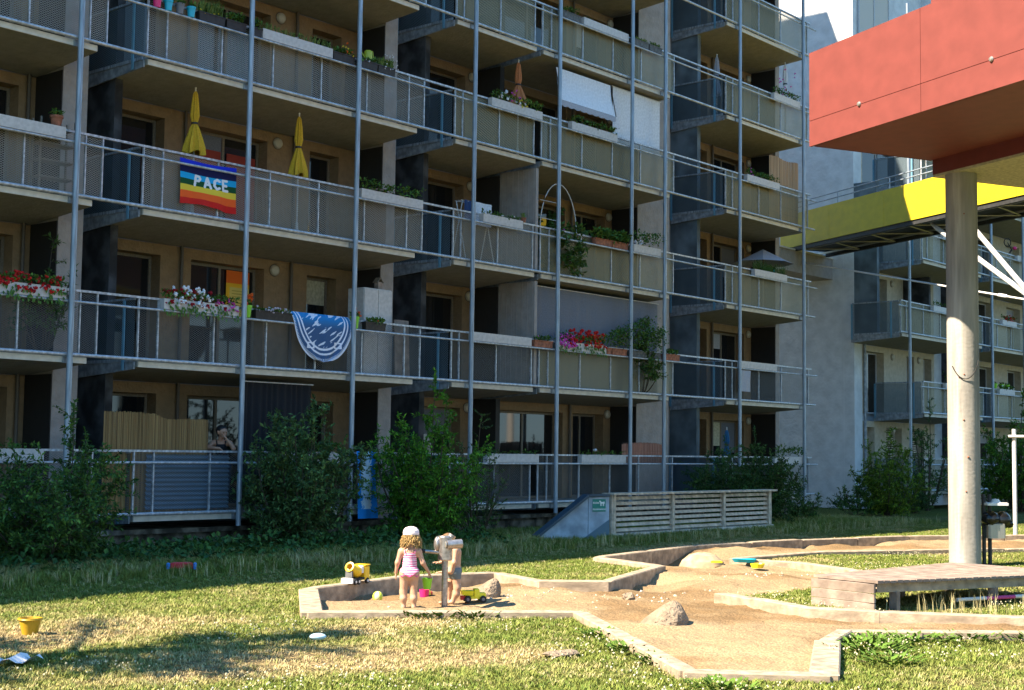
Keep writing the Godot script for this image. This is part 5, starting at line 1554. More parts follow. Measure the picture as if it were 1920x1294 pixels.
func build_platform():
	var A := Vector3(16.29, 0, 13.89)
	var F := Vector3(19.75, 0, 15.34)
	var B := Vector3(16.52, 0, 12.91)
	var C := Vector3(20.05, 0, 13.28)
	var O := Vector3(18.0, 0, 13.9)
	var P := thing("wooden_platform", "low grey plank platform beside the concrete column", "platform", O)
	var n := 36
	for i in n:
		var t0 := float(i) / n
		var t1 := (i + 0.9) / n
		var m := MB.new()
		var w := [A.lerp(F, t0), A.lerp(F, t1), B.lerp(C, t1), B.lerp(C, t0)]
		var dz := 0.004 * ((i * 7) % 3)
		var p := []
		for y in [0.345, 0.38 - dz * 0.5]:
			for q in w: p.append(q - O + Vector3(0, y, 0) + (A - B).normalized() * (0.02 if q == w[0] or q == w[1] else 0.0))
		m.hexa(p)
		put(P, "plank", m.mesh(), M.plank if i % 3 != 1 else M.plank_b)
	var d := (B - A).normalized()
	var e := d.cross(Vector3.UP)
	for j in 3:
		var m := MB.new()
		m.cbox(Vector3.ZERO, Vector3((B - A).length(), 0.112, 0.04), 0.006)
		put(P, "end_board", m.mesh(), M.plank_b if j == 0 else M.plank, (A + B) * 0.5 - O + Vector3(0, 0.282 - j * 0.118, 0) - Vector3(0.925, 0, 0.38) * 0.025, Basis(d, Vector3.UP, d.cross(Vector3.UP)))
	var fd := (F - A).normalized()
	for q in [[A, F, 0.07], [B, C, -0.07], [(A + B) / 2, (F + C) / 2, 0.0]]:
		var dir: Vector3 = (q[1] - q[0]).normalized()
		var m := MB.new()
		m.box(Vector3.ZERO, Vector3((q[1] - q[0]).length() - 0.1, 0.11, 0.06))
		put(P, "joist", m.mesh(), M.timber, (q[0] + q[1]) * 0.5 - O + Vector3(0, 0.285, 0) + (B - A).normalized() * q[2], Basis(dir, Vector3.UP, dir.cross(Vector3.UP)))
	for q in [A.lerp(F, 0.05), A.lerp(F, 0.55), A.lerp(F, 0.97), B.lerp(C, 0.05), B.lerp(C, 0.55), B.lerp(C, 0.97)]:
		var m := MB.new()
		m.box(Vector3(0, 0.06, 0), Vector3(0.1, 0.34, 0.1))
		var c: Vector3 = q.lerp(O, 0.12)
		put(P, "leg", m.mesh(), M.plank_b, c - O)
	var st := MB.new()
	var a := Vector3(17.6, 0.09, 14.35)
	for k in 6:
		st.tube([a + Vector3(0.42, 0.008, 0.21) * k, a + Vector3(0.42, 0.008, 0.21) * (k + 1)], [0.025, 0.025], 8, Color(0.7, 0.6, 0.52) if k % 3 != 1 else Color(0.55, 0.06, 0.2))
	tag(put(self, "play_pole", st.mesh(), M.painted), "pale pole with a red band lying under the platform", "pole")

func wheel_mesh(r: float, w: float) -> ArrayMesh:
	var m := MB.new()
	m.lathe(Vector3.ZERO, [Vector2(0.001, -w / 2), Vector2(r * 0.85, -w / 2), Vector2(r, -w * 0.3), Vector2(r, w * 0.3), Vector2(r * 0.85, w / 2), Vector2(0.001, w / 2)], 16, Basis(Vector3.RIGHT, PI / 2))
	return m.mesh()

func hub_mesh(r: float, w: float) -> ArrayMesh:
	var m := MB.new()
	m.lathe(Vector3.ZERO, [Vector2(0.001, -w / 2 - 0.003), Vector2(r, -w / 2 - 0.003), Vector2(r, w / 2 + 0.003), Vector2(0.001, w / 2 + 0.003)], 12, Basis(Vector3.RIGHT, PI / 2))
	return m.mesh()

func rock(called: String, label: String, at: Vector3, size: Vector3, seed_: int, lean := Vector2.ZERO):
	var f := FastNoiseLite.new()
	f.seed = seed_
	f.frequency = 0.9
	var m := MB.new()
	m.ball(Vector3.ZERO, Vector3.ONE, 26, 16)
	for i in m.v.size():
		var p := m.v[i]
		var k := 1.0 + 0.34 * f.get_noise_3dv(p * 1.2) + 0.10 * f.get_noise_3dv(p * 4.0)
		# facets
		for pl in [Vector3(0.7, 0.35, 0.5), Vector3(-0.5, 0.6, 0.4), Vector3(0.2, 0.75, -0.5), Vector3(0.9, 0.2, -0.2)]:
			var n: Vector3 = pl.normalized()
			var d := n.dot(p * k)
			if d > 0.72: k *= 0.72 / d
		var q := p * k * size
		q.x += lean.x * q.y
		q.z += lean.y * q.y
		m.v[i] = q
	for i in range(0, m.v.size(), 3):
		var nn := (m.v[i + 2] - m.v[i]).cross(m.v[i + 1] - m.v[i])
		if nn.length() > 1e-9:
			for j in 3: m.n[i + j] = nn.normalized()
	tag(put(self, called, m.mesh(), M.stone, at), label, "rock")

# a pointed boulder: jittered rings that shrink towards an off-centre peak
func peak_rock(label: String, at: Vector3, w: Vector2, h: float, peak: Vector2, seed_: int):
	var r := RandomNumberGenerator.new()
	r.seed = seed_
	var rings := []
	var seg := 19
	for k in [[-0.35, 1.05], [0.0, 1.0], [0.3, 0.86], [0.62, 0.62], [0.88, 0.33], [1.0, 0.10]]:
		var ring := []
		for i in seg:
			var a := TAU * i / seg
			var q: float = k[1] * (1.0 + (r.randf() - 0.5) * 0.12)
			var t := maxf(0.0, k[0])
			ring.append(Vector3(cos(a) * w.x * q + peak.x * t, h * (k[0] + (r.randf() - 0.5) * 0.04), sin(a) * w.y * q + peak.y * t))
		rings.append(ring)
	var m := MB.new()
	for k in rings.size() - 1:
		for i in seg:
			var j := (i + 1) % seg
			m.tri(rings[k][i], rings[k + 1][j], rings[k][j])
			m.tri(rings[k][i], rings[k + 1][i], rings[k + 1][j])
	var top: Vector3 = rings[-1][0].lerp(rings[-1][5], 0.5) + Vector3(0, h * 0.03, 0)
	for i in seg: m.tri(rings[-1][i], top, rings[-1][(i + 1) % seg])
	tag(put(self, "boulder", m.mesh(), M.stone, at), label, "rock")

func build_playthings():
	# concrete mixer toy on the beam, local x = forward
	var K := thing("toy_mixer_truck", "yellow toy cement mixer on the back beam of the sandpit", "toy truck", Vector3(13.72, 0.052, 7.42), 0.22)
	var m := MB.new()
	m.cbox(Vector3(-0.02, 0.075, 0), Vector3(0.40, 0.03, 0.15), 0.004)
	put(K, "chassis", m.mesh(), M.rubber)
	m = MB.new()
	m.cbox(Vector3(0.155, 0.15, 0), Vector3(0.12, 0.19, 0.17), 0.015)
	m.box(Vector3(0.15, 0.255, 0), Vector3(0.13, 0.014, 0.18))
	put(K, "cab", m.mesh(), M.plastic_yellow)
	m = MB.new()
	m.lathe(Vector3(0.06, 0.135, 0), [Vector2(0.001, -0.01), Vector2(0.05, 0.0), Vector2(0.085, 0.06), Vector2(0.088, 0.12), Vector2(0.06, 0.20), Vector2(0.045, 0.235), Vector2(0.058, 0.25)], 18, Basis(Vector3.BACK, 1.12))
	put(K, "drum", m.mesh(), M.plastic_yellow)
	m = MB.new()
	m.lathe(Vector3(-0.152, 0.238, 0), [Vector2(0.04, -0.004), Vector2(0.068, 0.0), Vector2(0.07, 0.02), Vector2(0.05, 0.022)], 16, Basis(Vector3.BACK, 1.12))
	put(K, "hopper", m.mesh(), M.plastic_yellow)
	m = MB.new()
	m.box(Vector3(-0.17, 0.135, 0), Vector3(0.03, 0.1, 0.11))
	put(K, "drum_stand", m.mesh(), M.grey_pot)
	m = MB.new()
	m.cbox(Vector3(-0.215, 0.06, 0), Vector3(0.03, 0.07, 0.19), 0.006)
	m.cbox(Vector3(0.06, 0.2, 0), Vector3(0.06, 0.1, 0.14), 0.01)
	put(K, "bumper", m.mesh(), M.plastic_white)
	for x in [-0.14, -0.06, 0.15]:
		for s in [-1, 1]:
			var w := put(K, "wheel", wheel_mesh(0.042, 0.035), M.rubber, Vector3(x, 0.042, s * 0.08))
			put(w, "hub", hub_mesh(0.018, 0.035), M.plastic_white)
	# dump truck
	var D := thing("toy_dump_truck", "yellow toy dump truck in the sand beside the pump", "toy truck", Vector3(13.84, -0.045, 9.50), -0.65)
	m = MB.new()
	m.cbox(Vector3(0, 0.065, 0), Vector3(0.26, 0.035, 0.1), 0.005)
	m.cbox(Vector3(0.02, 0.12, 0), Vector3(0.07, 0.11, 0.12), 0.008)
	m.cbox(Vector3(0.09, 0.10, 0), Vector3(0.1, 0.05, 0.12), 0.008)
	put(D, "cab", m.mesh(), M.plastic_lemon)
	m = MB.new()
	m.hexa([Vector3(-0.17, 0.1, 0.06), Vector3(-0.03, 0.085, 0.06), Vector3(-0.03, 0.085, -0.06), Vector3(-0.17, 0.1, -0.06), Vector3(-0.18, 0.15, 0.075), Vector3(-0.025, 0.15, 0.075), Vector3(-0.025, 0.15, -0.075), Vector3(-0.18, 0.15, -0.075)])
	put(D, "tipper", m.mesh(), M.plastic_lemon)
	m = MB.new()
	m.cbox(Vector3(-0.16, 0.06, 0), Vector3(0.05, 0.05, 0.1), 0.006)
	put(D, "tail", m.mesh(), M.plastic_red)
	for x in [-0.1, 0.1]:
		for s in [-1, 1]:
			var w := put(D, "wheel", wheel_mesh(0.045, 0.035), M.rubber, Vector3(x, 0.045, s * 0.065))
			put(w, "hub", hub_mesh(0.02, 0.035), M.plastic_grey)
	# ball of panels
	m = MB.new()
	m.ball(Vector3(0, 0.065, 0), Vector3.ONE * 0.068, 20, 14)
	for i in m.v.size():
		var a := atan2(m.v[i].z, m.v[i].x)
		m.c[i] = Color(0.50, 0.62, 0.06) if int(floor((a + PI) / (PI / 3.0))) % 2 == 0 else Color(0.70, 0.72, 0.40)
	tag(put(self, "toy_ball", m.mesh(), M.painted_gloss, Vector3(13.12, -0.065, 8.46)), "lime green ball lying in the sand left of the girl", "ball")
	# pink and yellow toys
	var Q := thing("toy_watering_can", "pink and yellow toy can in the sand right of the girl", "toy", Vector3(13.95, -0.06, 8.5), 0.4)
	m = MB.new()
	m.lathe(Vector3.ZERO, [Vector2(0.001, 0), Vector2(0.06, 0), Vector2(0.07, 0.1), Vector2(0.062, 0.1), Vector2(0.05, 0.02)], 14)
	put(Q, "bowl", m.mesh(), M.plastic_pink)
	m = MB.new()
	m.cbox(Vector3(0.12, 0.05, 0), Vector3(0.1, 0.07, 0.07), 0.02)
	put(Q, "scoop", m.mesh(), M.plastic_lemon)
	m = MB.new()
	m.cbox(Vector3(0.215, 0.035, 0), Vector3(0.08, 0.045, 0.06), 0.012)
	put(Q, "handle", m.mesh(), M.plastic_red)
	peak_rock("pointed grey boulder in the sand behind the toy dump truck", Vector3(14.30, -0.06, 9.25), Vector2(0.26, 0.2), 0.27, Vector2(0.12, 0.08), 3)
	peak_rock("large pointed boulder in the middle of the sandpit", Vector3(13.60, -0.07, 12.58), Vector2(0.32, 0.28), 0.29, Vector2(0.10, 0.08), 8)
	rock("stone", "small grey stone left of the large boulder", Vector3(15.5, 0.0, 10.75), Vector3(0.11, 0.07, 0.08), 11)
	rock("stone", "flat pale slab stone lying in the front lawn", Vector3(10.72, 0.01, 13.4), Vector3(0.25, 0.03, 0.12), 14)
	var pr := RandomNumberGenerator.new()
	pr.seed = 6
	var pebble := MB.new()
	for k in 170:
		var c := Vector2(16.0, 10.5) if k % 3 == 0 else (Vector2(14.9, 9.45) if k % 3 == 1 else Vector2(20.0, 10.2))
		var p := c + Vector2(pr.randfn() * 0.8, pr.randfn() * 0.35)
		if not Geometry2D.is_point_in_polygon(p, pit): continue
		pebble.octa(Vector3(p.x, sand_h(p.x, p.y), p.y), pr.randf_range(0.008, 0.032), Color(0.45, 0.36, 0.27) * pr.randf_range(0.5, 1.4), pr)
	tag(put(self, "pebbles", pebble.mesh(), M.painted), "scattered pebbles and clods in the sand", "pebbles", "", "stuff")
	# sand dome turned out of a bucket
	m = MB.new()
	m.lathe(Vector3.ZERO, [Vector2(0.42, -0.1), Vector2(0.36, 0.04), Vector2(0.24, 0.14), Vector2(0.10, 0.18), Vector2(0.001, 0.185)], 20)
	tag(put(self, "sand_mound", m.mesh(), rough("pale_sand", lin(0.50, 0.37, 0.23), M.stone.albedo_texture, 1.0, 1.0), Vector3(21.5, -0.02, 8.05)), "pale round sand mound beside the blue toy boat", "sand mound")
	m = MB.new()
	m.lathe(Vector3.ZERO, [Vector2(0.001, 0.01), Vector2(0.16, 0.01), Vector2(0.2, 0.07), Vector2(0.18, 0.07), Vector2(0.14, 0.03), Vector2(0.001, 0.03)], 20, Basis(), Color.WHITE, 1.1, 0.55)
	tag(put(self, "toy_boat", m.mesh(), M.plastic_cyan, Vector3(21.75, 0.01, 8.75), Basis(Vector3.UP, -0.9)), "blue toy boat at the tip of the far grass strip", "toy boat")
	m = MB.new()
	m.lathe(Vector3.ZERO, [Vector2(0.001, 0.0), Vector2(0.1, 0.0), Vector2(0.13, 0.07), Vector2(0.11, 0.07), Vector2(0.08, 0.02), Vector2(0.001, 0.02)], 16, Basis(), Color.WHITE, 1.3, 0.8)
	tag(put(self, "toy_mould", m.mesh(), M.plastic_lemon, Vector3(21.1, 0.0, 9.4)), "yellow sand mould below the blue toy boat", "toy")
	m = MB.new()
	m.cbox(Vector3(0, 0.02, 0), Vector3(0.2, 0.035, 0.07), 0.01)
	tag(put(self, "toy_shovel", m.mesh(), M.plastic_lemon, Vector3(21.25, 0.02, 8.5), Basis(Vector3.UP, -0.8)), "small yellow toy left of the blue toy boat", "toy")
	# litter on the lawn
	var Y := thing("toy_bucket", "yellow bucket on the lawn at the left edge", "bucket", Vector3(7.95, 0.0, 8.75))
	m = MB.new()
	m.lathe(Vector3.ZERO, [Vector2(0.001, 0.004), Vector2(0.075, 0.0), Vector2(0.11, 0.15), Vector2(0.118, 0.15), Vector2(0.118, 0.165), Vector2(0.104, 0.165), Vector2(0.07, 0.02), Vector2(0.001, 0.02)], 18)
	put(Y, "pail", m.mesh(), flat("mustard", lin(0.45, 0.27, 0.015), 0.4))
	m = MB.new()
	m.lathe(Vector3.ZERO, [Vector2(0.119, 0.145), Vector2(0.124, 0.15), Vector2(0.119, 0.16)], 18)
	put(Y, "rim", m.mesh(), M.mustard)
	var pp := cloth_sheet(1, 1, 6, 4, func(u, v): return Vector3((u - 0.5) * 0.4, 0.05 + 0.03 * sin(u * 9.0 + v * 7.0), (v - 0.5) * 0.26))
	tag(put(self, "paper", pp.mesh(), M.cloth_white, Vector3(6.78, 0.0, 10.45)), "crumpled pale paper in the grass at the left edge", "paper")
	m = MB.new()
	m.ball(Vector3(0, 0.045, 0), Vector3(0.085, 0.035, 0.05), 12, 8)
	tag(put(self, "toy_shell", m.mesh(), flat("pale_blue", lin(0.42, 0.60, 0.70), 0.5), Vector3(9.66, 0.0, 11.15), Basis(Vector3.UP, -0.7)), "pale blue plastic shape in the front lawn", "toy")
	var RT := thing("toy_scooter", "red and blue toy lying in the shaded grass", "toy", Vector3(13.5, 0.03, 3.8), -0.65)
	m = MB.new()
	m.cbox(Vector3(0, 0.07, 0), Vector3(0.34, 0.09, 0.1), 0.015)
	put(RT, "body", m.mesh(), M.plastic_red)
	m = MB.new()
	m.cbox(Vector3(-0.2, 0.06, 0), Vector3(0.06, 0.09, 0.11), 0.015)
	m.cbox(Vector3(0.2, 0.06, 0), Vector3(0.05, 0.1, 0.11), 0.015)
	put(RT, "end_cap", m.mesh(), M.plastic_blue)
	# steel pump, local x to the right of the picture
	var P := thing("water_pump", "stainless steel water pump standing in the sandpit between the children", "pump", Vector3(13.149, -0.07, 9.612), -0.8)
	m = MB.new()
	m.tube([Vector3(0, -0.2, 0), Vector3(0, 0.62, 0)], [0.04, 0.04], 16)
	put(P, "post", m.mesh(), M.stainless)
	m = MB.new()
	m.lathe(Vector3.ZERO, [Vector2(0.001, 0.60), Vector2(0.085, 0.60), Vector2(0.092, 0.615), Vector2(0.092, 0.89), Vector2(0.085, 0.905), Vector2(0.001, 0.905)], 22)
	m.tube([Vector3(0.05, 0.85, -0.06), Vector3(0.09, 0.915, -0.06)], [0.05, 0.05], 12)
	put(P, "housing", m.mesh(), M.stainless)
	m = MB.new()
	m.tube([Vector3(0.015, 0.80, 0.12), Vector3(0.20, 0.815, 0.06)], [0.058, 0.058], 18)
	put(P, "spout", m.mesh(), M.stainless)
	m = MB.new()
	m.tube([Vector3(0.008, 0.80, 0.122), Vector3(0.0, 0.799, 0.1245)], [0.045, 0.03], 16)
	put(P, "cover_disc", m.mesh(), M.tin)
	m = MB.new()
	m.ball(Vector3(-0.10, 0.80, 0), Vector3(0.045, 0.1, 0.07), 14, 10)
	put(P, "guard", m.mesh(), M.stainless)
	m = MB.new()
	m.tube([Vector3(-0.08, 0.70, 0.02), Vector3(-0.26, 0.715, 0.02)], [0.022, 0.02], 10)
	put(P, "lever", m.mesh(), M.stainless)
	m = MB.new()
	m.tube([Vector3(-0.25, 0.714, 0.02), Vector3(-0.31, 0.72, 0.02)], [0.026, 0.024], 10)
	put(P, "grip", m.mesh(), M.rubber)
	var BK := thing("toy_bucket", "bright green bucket held by the girl", "bucket", Vector3(12.95, 0.18, 9.50), -0.8)
	m = MB.new()
	m.lathe(Vector3.ZERO, [Vector2(0.001, 0.0), Vector2(0.045, 0.0), Vector2(0.065, 0.125), Vector2(0.07, 0.125), Vector2(0.07, 0.135), Vector2(0.06, 0.135), Vector2(0.04, 0.015), Vector2(0.001, 0.015)], 16)
	put(BK, "pail", m.mesh(), M.plastic_green)
	m = MB.new()
	var hp := []
	var hr := []
	for i in 9:
		hp.append(Vector3(-cos(PI * i / 8.0) * 0.066, 0.13 + sin(PI * i / 8.0) * 0.06, 0))
		hr.append(0.004)
	m.tube(hp, hr, 5)
	put(BK, "bail", m.mesh(), M.plastic_white)
	# litter bin behind the column
	var N := thing("litter_bin", "grey litter bin with black bag and white lid behind the column", "litter bin", Vector3(24.84, 0, 11.88), -0.72)
	m = MB.new()
	for x in [-0.09, 0.02]: m.tube([Vector3(x, -0.2, 0), Vector3(x, 1.25, 0)], [0.035, 0.035], 10)
	put(N, "post", m.mesh(), M.black_steel)
	m = MB.new()
	m.cbox(Vector3(0.08, 0.62, 0.05), Vector3(0.32, 0.28, 0.26), 0.03)
	put(N, "bin", m.mesh(), M.tin)
	m = MB.new()
	m.ball(Vector3(0.0, 0.82, 0.08), Vector3(0.17, 0.13, 0.15), 14, 9)
	m.ball(Vector3(0.22, 0.80, 0.05), Vector3(0.17, 0.15, 0.15), 14, 9)
	m.ball(Vector3(0.36, 0.74, 0.03), Vector3(0.08, 0.08, 0.1), 12, 8)
	for i in m.v.size(): m.v[i] += m.n[i] * 0.035 * noise_b.get_noise_3dv(m.v[i] * 5.0)
	put(N, "bag", m.mesh(), M.bag)
	m = MB.new()
	m.cbox(Vector3(0.10, 1.08, 0.03), Vector3(0.40, 0.05, 0.3), 0.015)
	m.lathe(Vector3(0.12, 1.105, 0.03), [Vector2(0.1, 0.0), Vector2(0.05, 0.06), Vector2(0.001, 0.065)], 12)
	put(N, "lid", m.mesh(), M.plastic_white)
	# goal frame on the far lawn
	var Gf := thing("goal_frame", "white steel goal frame right of the column", "goal", Vector3(34.58, 0, 8.65))
	var gl := MB.new()
	gl.tube([Vector3(0, -0.2, 0), Vector3(0, 2.6, 0)], [0.05, 0.05], 12)
	put(Gf, "post", gl.mesh(), M.white_steel)
	put(Gf, "post", gl.mesh(), M.white_steel, Vector3(0.75, 0, 2.4))
	gl = MB.new()
	gl.tube([Vector3(-0.12, 2.42, -0.1), Vector3(0.87, 2.42, 2.5)], [0.035, 0.035], 10)
	put(Gf, "crossbar", gl.mesh(), M.white_steel)
	# stair rail in the far right
	var SR := thing("stair_rail", "dark handrail descending at the right picture edge", "handrail", Vector3(44.5, 0, 5.8))
	for y in [0.45, 0.9]:
		var q := MB.new()
		q.tube([Vector3(0, y - 0.35, 0), Vector3(1.6, y + 0.35, 1.4)], [0.025, 0.025], 8)
		put(SR, "rail", q.mesh(), M.black_steel)
	for k in 4:
		var q := MB.new()
		var t := k / 3.0
		q.tube([Vector3(1.6 * t, -0.2, 1.4 * t), Vector3(1.6 * t, 0.55 + 0.7 * t, 1.4 * t)], [0.02, 0.02], 6)
		put(SR, "post", q.mesh(), M.black_steel)

# ---------- people: one continuous surface each, meshed from tapered bones ----------
func field_mesh(bones: Array, cell: float, k: float, clips := [], paint = null) -> MB:
	var lo := Vector3.ONE * 1e9
	var hi := -lo
	for b in bones:
		var r := maxf(b[2], b[3])
		lo = lo.min(b[0] - Vector3.ONE * r).min(b[1] - Vector3.ONE * r)
		hi = hi.max(b[0] + Vector3.ONE * r).max(b[1] + Vector3.ONE * r)
	lo -= Vector3.ONE * cell * 3.0
	hi += Vector3.ONE * cell * 3.0
	var nx := int((hi.x - lo.x) / cell) + 1
	var ny := int((hi.y - lo.y) / cell) + 1
	var nz := int((hi.z - lo.z) / cell) + 1
	var f := PackedFloat32Array()
	f.resize(nx * ny * nz)
	f.fill(1.0)
	for b in bones:
		var a: Vector3 = b[0]
		var ab: Vector3 = b[1] - a
		var l2 := maxf(ab.length_squared(), 1e-9)
		var ra: float = b[2]
		var rb: float = b[3]
		var m := maxf(ra, rb) + k + cell * 2.0
		var p0: Vector3 = (a.min(b[1]) - Vector3.ONE * m - lo) / cell
		var p1: Vector3 = (a.max(b[1]) + Vector3.ONE * m - lo) / cell
		for z in range(maxi(0, int(p0.z)), mini(nz, int(p1.z) + 1)):
			for y in range(maxi(0, int(p0.y)), mini(ny, int(p1.y) + 1)):
				var row := (z * ny + y) * nx
				for x in range(maxi(0, int(p0.x)), mini(nx, int(p1.x) + 1)):
					var p := lo + Vector3(x, y, z) * cell - a
					var t := clampf(p.dot(ab) / l2, 0.0, 1.0)
					var d := (p - ab * t).length() - lerpf(ra, rb, t)
					var o := f[row + x]
					var h := maxf(k - absf(o - d), 0.0) / k
					f[row + x] = minf(o, d) - h * h * k * 0.25
	if clips.size() > 0:
		for z in nz:
			for y in ny:
				for x in nx:
					var i := (z * ny + y) * nx + x
					if f[i] < 0.05:
						var p := lo + Vector3(x, y, z) * cell
						for c in clips: f[i] = maxf(f[i], c.distance_to(p))
	var at := {}
	var vs := PackedVector3Array()
	var ns := PackedVector3Array()
	var off := [0, 1, nx, nx + 1, nx * ny, nx * ny + 1, nx * ny + nx, nx * ny + nx + 1]
	var edges := [[0, 1], [2, 3], [4, 5], [6, 7], [0, 2], [1, 3], [4, 6], [5, 7], [0, 4], [1, 5], [2, 6], [3, 7]]
	for z in nz - 1:
		for y in ny - 1:
			var row := (z * ny + y) * nx
			for x in nx - 1:
				var i := row + x
				var neg := 0
				for o in off:
					if f[i + o] < 0.0: neg += 1
				if neg == 0 or neg == 8: continue
				var s := Vector3.ZERO
				var c := 0
				for e in edges:
					var u := f[i + off[e[0]]]
					var w := f[i + off[e[1]]]
					if (u < 0.0) == (w < 0.0): continue
					var t := u / (u - w)
					var pa := Vector3(e[0] & 1, (e[0] >> 1) & 1, (e[0] >> 2) & 1)
					var pb := Vector3(e[1] & 1, (e[1] >> 1) & 1, (e[1] >> 2) & 1)
					s += pa.lerp(pb, t)
					c += 1
				s /= c
				at[i] = vs.size()
				vs.append(lo + (Vector3(x, y, z) + s) * cell)
				var g := Vector3(f[i + 1] + f[i + off[3]] + f[i + off[5]] + f[i + off[7]] - f[i] - f[i + off[2]] - f[i + off[4]] - f[i + off[6]],
					f[i + off[2]] + f[i + off[3]] + f[i + off[6]] + f[i + off[7]] - f[i] - f[i + 1] - f[i + off[4]] - f[i + off[5]],
					f[i + off[4]] + f[i + off[5]] + f[i + off[6]] + f[i + off[7]] - f[i] - f[i + 1] - f[i + off[2]] - f[i + off[3]])
				ns.append(g.normalized())
	var mb := MB.new()
	var steps3 := [1, nx, nx * ny]
	for i in at.keys():
		for ax in 3:
			var a: int = steps3[ax]
			var b: int = steps3[(ax + 1) % 3]
			var c: int = steps3[(ax + 2) % 3]
			# edge from corner (0) along ax, shared by this cell and its neighbours in -b and -c
			if (f[i] < 0.0) == (f[i + a] < 0.0): continue
			if not (at.has(i - b) and at.has(i - c) and at.has(i - b - c)): continue
			var q := [at[i], at[i - b], at[i - b - c], at[i - c]]
			if f[i] < 0.0: q.reverse()
			for j in [0, 1, 2, 0, 2, 3]:
				mb.v.append(vs[q[j]]); mb.n.append(ns[q[j]])
				mb.c.append(paint.call(vs[q[j]]) if paint != null else Color.WHITE)
				mb.t.append(Vector2.ZERO)
	return mb

# five fingers and a palm; o wrist, d direction, pn palm normal, side = where the thumb leaves
func hand_bones(o: Vector3, d: Vector3, pn: Vector3, side: Vector3, s: float, curl: float) -> Array:
	var r := []
	r.append([o, o + d * 0.045 * s + side * 0.012 * s, 0.019 * s, 0.02 * s])
	r.append([o + side * 0.01 * s, o + d * 0.075 * s + side * 0.024 * s, 0.015 * s, 0.014 * s])
	r.append([o - side * 0.008 * s, o + d * 0.07 * s - side * 0.024 * s, 0.015 * s, 0.013 * s])
	var lens := [0.062, 0.07, 0.066, 0.05]
	for k in 4:
		var b: Vector3 = o + d * (0.078 - 0.004 * absf(k - 1)) * s + side * (0.027 - 0.018 * k) * s
		var dir := (d + side * (0.16 - 0.1 * k)).normalized()
		for j in 3:
			var e: Vector3 = b + dir * lens[k] * s * [0.45, 0.32, 0.23][j]
			r.append([b, e, 0.0085 * s * (1.0 - 0.1 * j), 0.008 * s * (1.0 - 0.1 * j)])
			b = e
			dir = (dir + pn * curl).normalized()
	var tb := o + d * 0.02 * s + side * 0.022 * s
	var td := (d * 0.7 + side * 0.7 + pn * 0.25).normalized()
	for j in 3:
		var e: Vector3 = tb + td * s * [0.032, 0.026, 0.02][j]
		r.append([tb, e, 0.0105 * s * (1.0 - 0.1 * j), 0.0095 * s * (1.0 - 0.1 * j)])
		tb = e
		td = (td + d * 0.35 + pn * curl * 0.4).normalized()
	return r

func head_bones(c: Vector3, s: float, fwd: Vector3, right: Vector3) -> Array:
	var up := fwd.cross(right).normalized() * -1.0
	if up.y < 0: up = -up
	var r := [[c + up * 0.018 * s, c + up * 0.03 * s - fwd * 0.012 * s, 0.088 * s, 0.088 * s], [c - up * 0.03 * s + fwd * 0.02 * s, c - up * 0.075 * s + fwd * 0.045 * s, 0.066 * s, 0.036 * s]]
	r.append([c + fwd * 0.085 * s - up * 0.0 * s, c + fwd * 0.102 * s - up * 0.03 * s, 0.011 * s, 0.015 * s])
	r.append([c + fwd * 0.08 * s + up * 0.03 * s - right * 0.03 * s, c + fwd * 0.08 * s + up * 0.03 * s + right * 0.03 * s, 0.013 * s, 0.013 * s])
	for q in [-1, 1]:
		r.append([c + right * q * 0.088 * s - up * 0.025 * s, c + right * q * 0.094 * s + up * 0.012 * s, 0.012 * s, 0.018 * s])
	r.append([c + fwd * 0.078 * s - up * 0.06 * s - right * 0.018 * s, c + fwd * 0.078 * s - up * 0.06 * s + right * 0.018 * s, 0.01 * s, 0.01 * s])
	return r

func face_details(P: Node3D, c: Vector3, s: float, fwd: Vector3, right: Vector3):
	var up := Vector3.UP
	var m := MB.new()
	for q in [-1, 1]: m.ball(c + fwd * 0.082 * s + right * q * 0.033 * s + up * 0.008 * s, Vector3.ONE * 0.011 * s, 8, 6)
	put(P, "eyes", m.mesh(), flat("eye", lin(0.02, 0.015, 0.01), 0.2))
	m = MB.new()
	m.tube([c + fwd * 0.088 * s - up * 0.06 * s - right * 0.022 * s, c + fwd * 0.091 * s - up * 0.06 * s, c + fwd * 0.088 * s - up * 0.06 * s + right * 0.022 * s], [0.003 * s, 0.006 * s, 0.003 * s], 6)
	put(P, "lips", m.mesh(), flat("lips", lin(0.35, 0.10, 0.08), 0.5))
	m = MB.new()
	for q in [-1, 1]: m.tube([c + fwd * 0.086 * s + right * q * 0.015 * s + up * 0.03 * s, c + fwd * 0.08 * s + right * q * 0.05 * s + up * 0.032 * s], [0.005 * s, 0.003 * s], 5)
	put(P, "eyebrows", m.mesh(), flat("brow", lin(0.03, 0.02, 0.015), 0.9))

func skin_part(P: Node3D, bones: Array, hands: Array, head: Array, mat: Material):
	var b := field_mesh(bones, 0.012, 0.03)
	for h in hands:
		var e := field_mesh(h, 0.004, 0.006)
		b.v.append_array(e.v); b.n.append_array(e.n); b.c.append_array(e.c); b.t.append_array(e.t)
	var e := field_mesh(head, 0.0055, 0.022)
	b.v.append_array(e.v); b.n.append_array(e.n); b.c.append_array(e.c); b.t.append_array(e.t)
	put(P, "body", b.mesh(), mat)

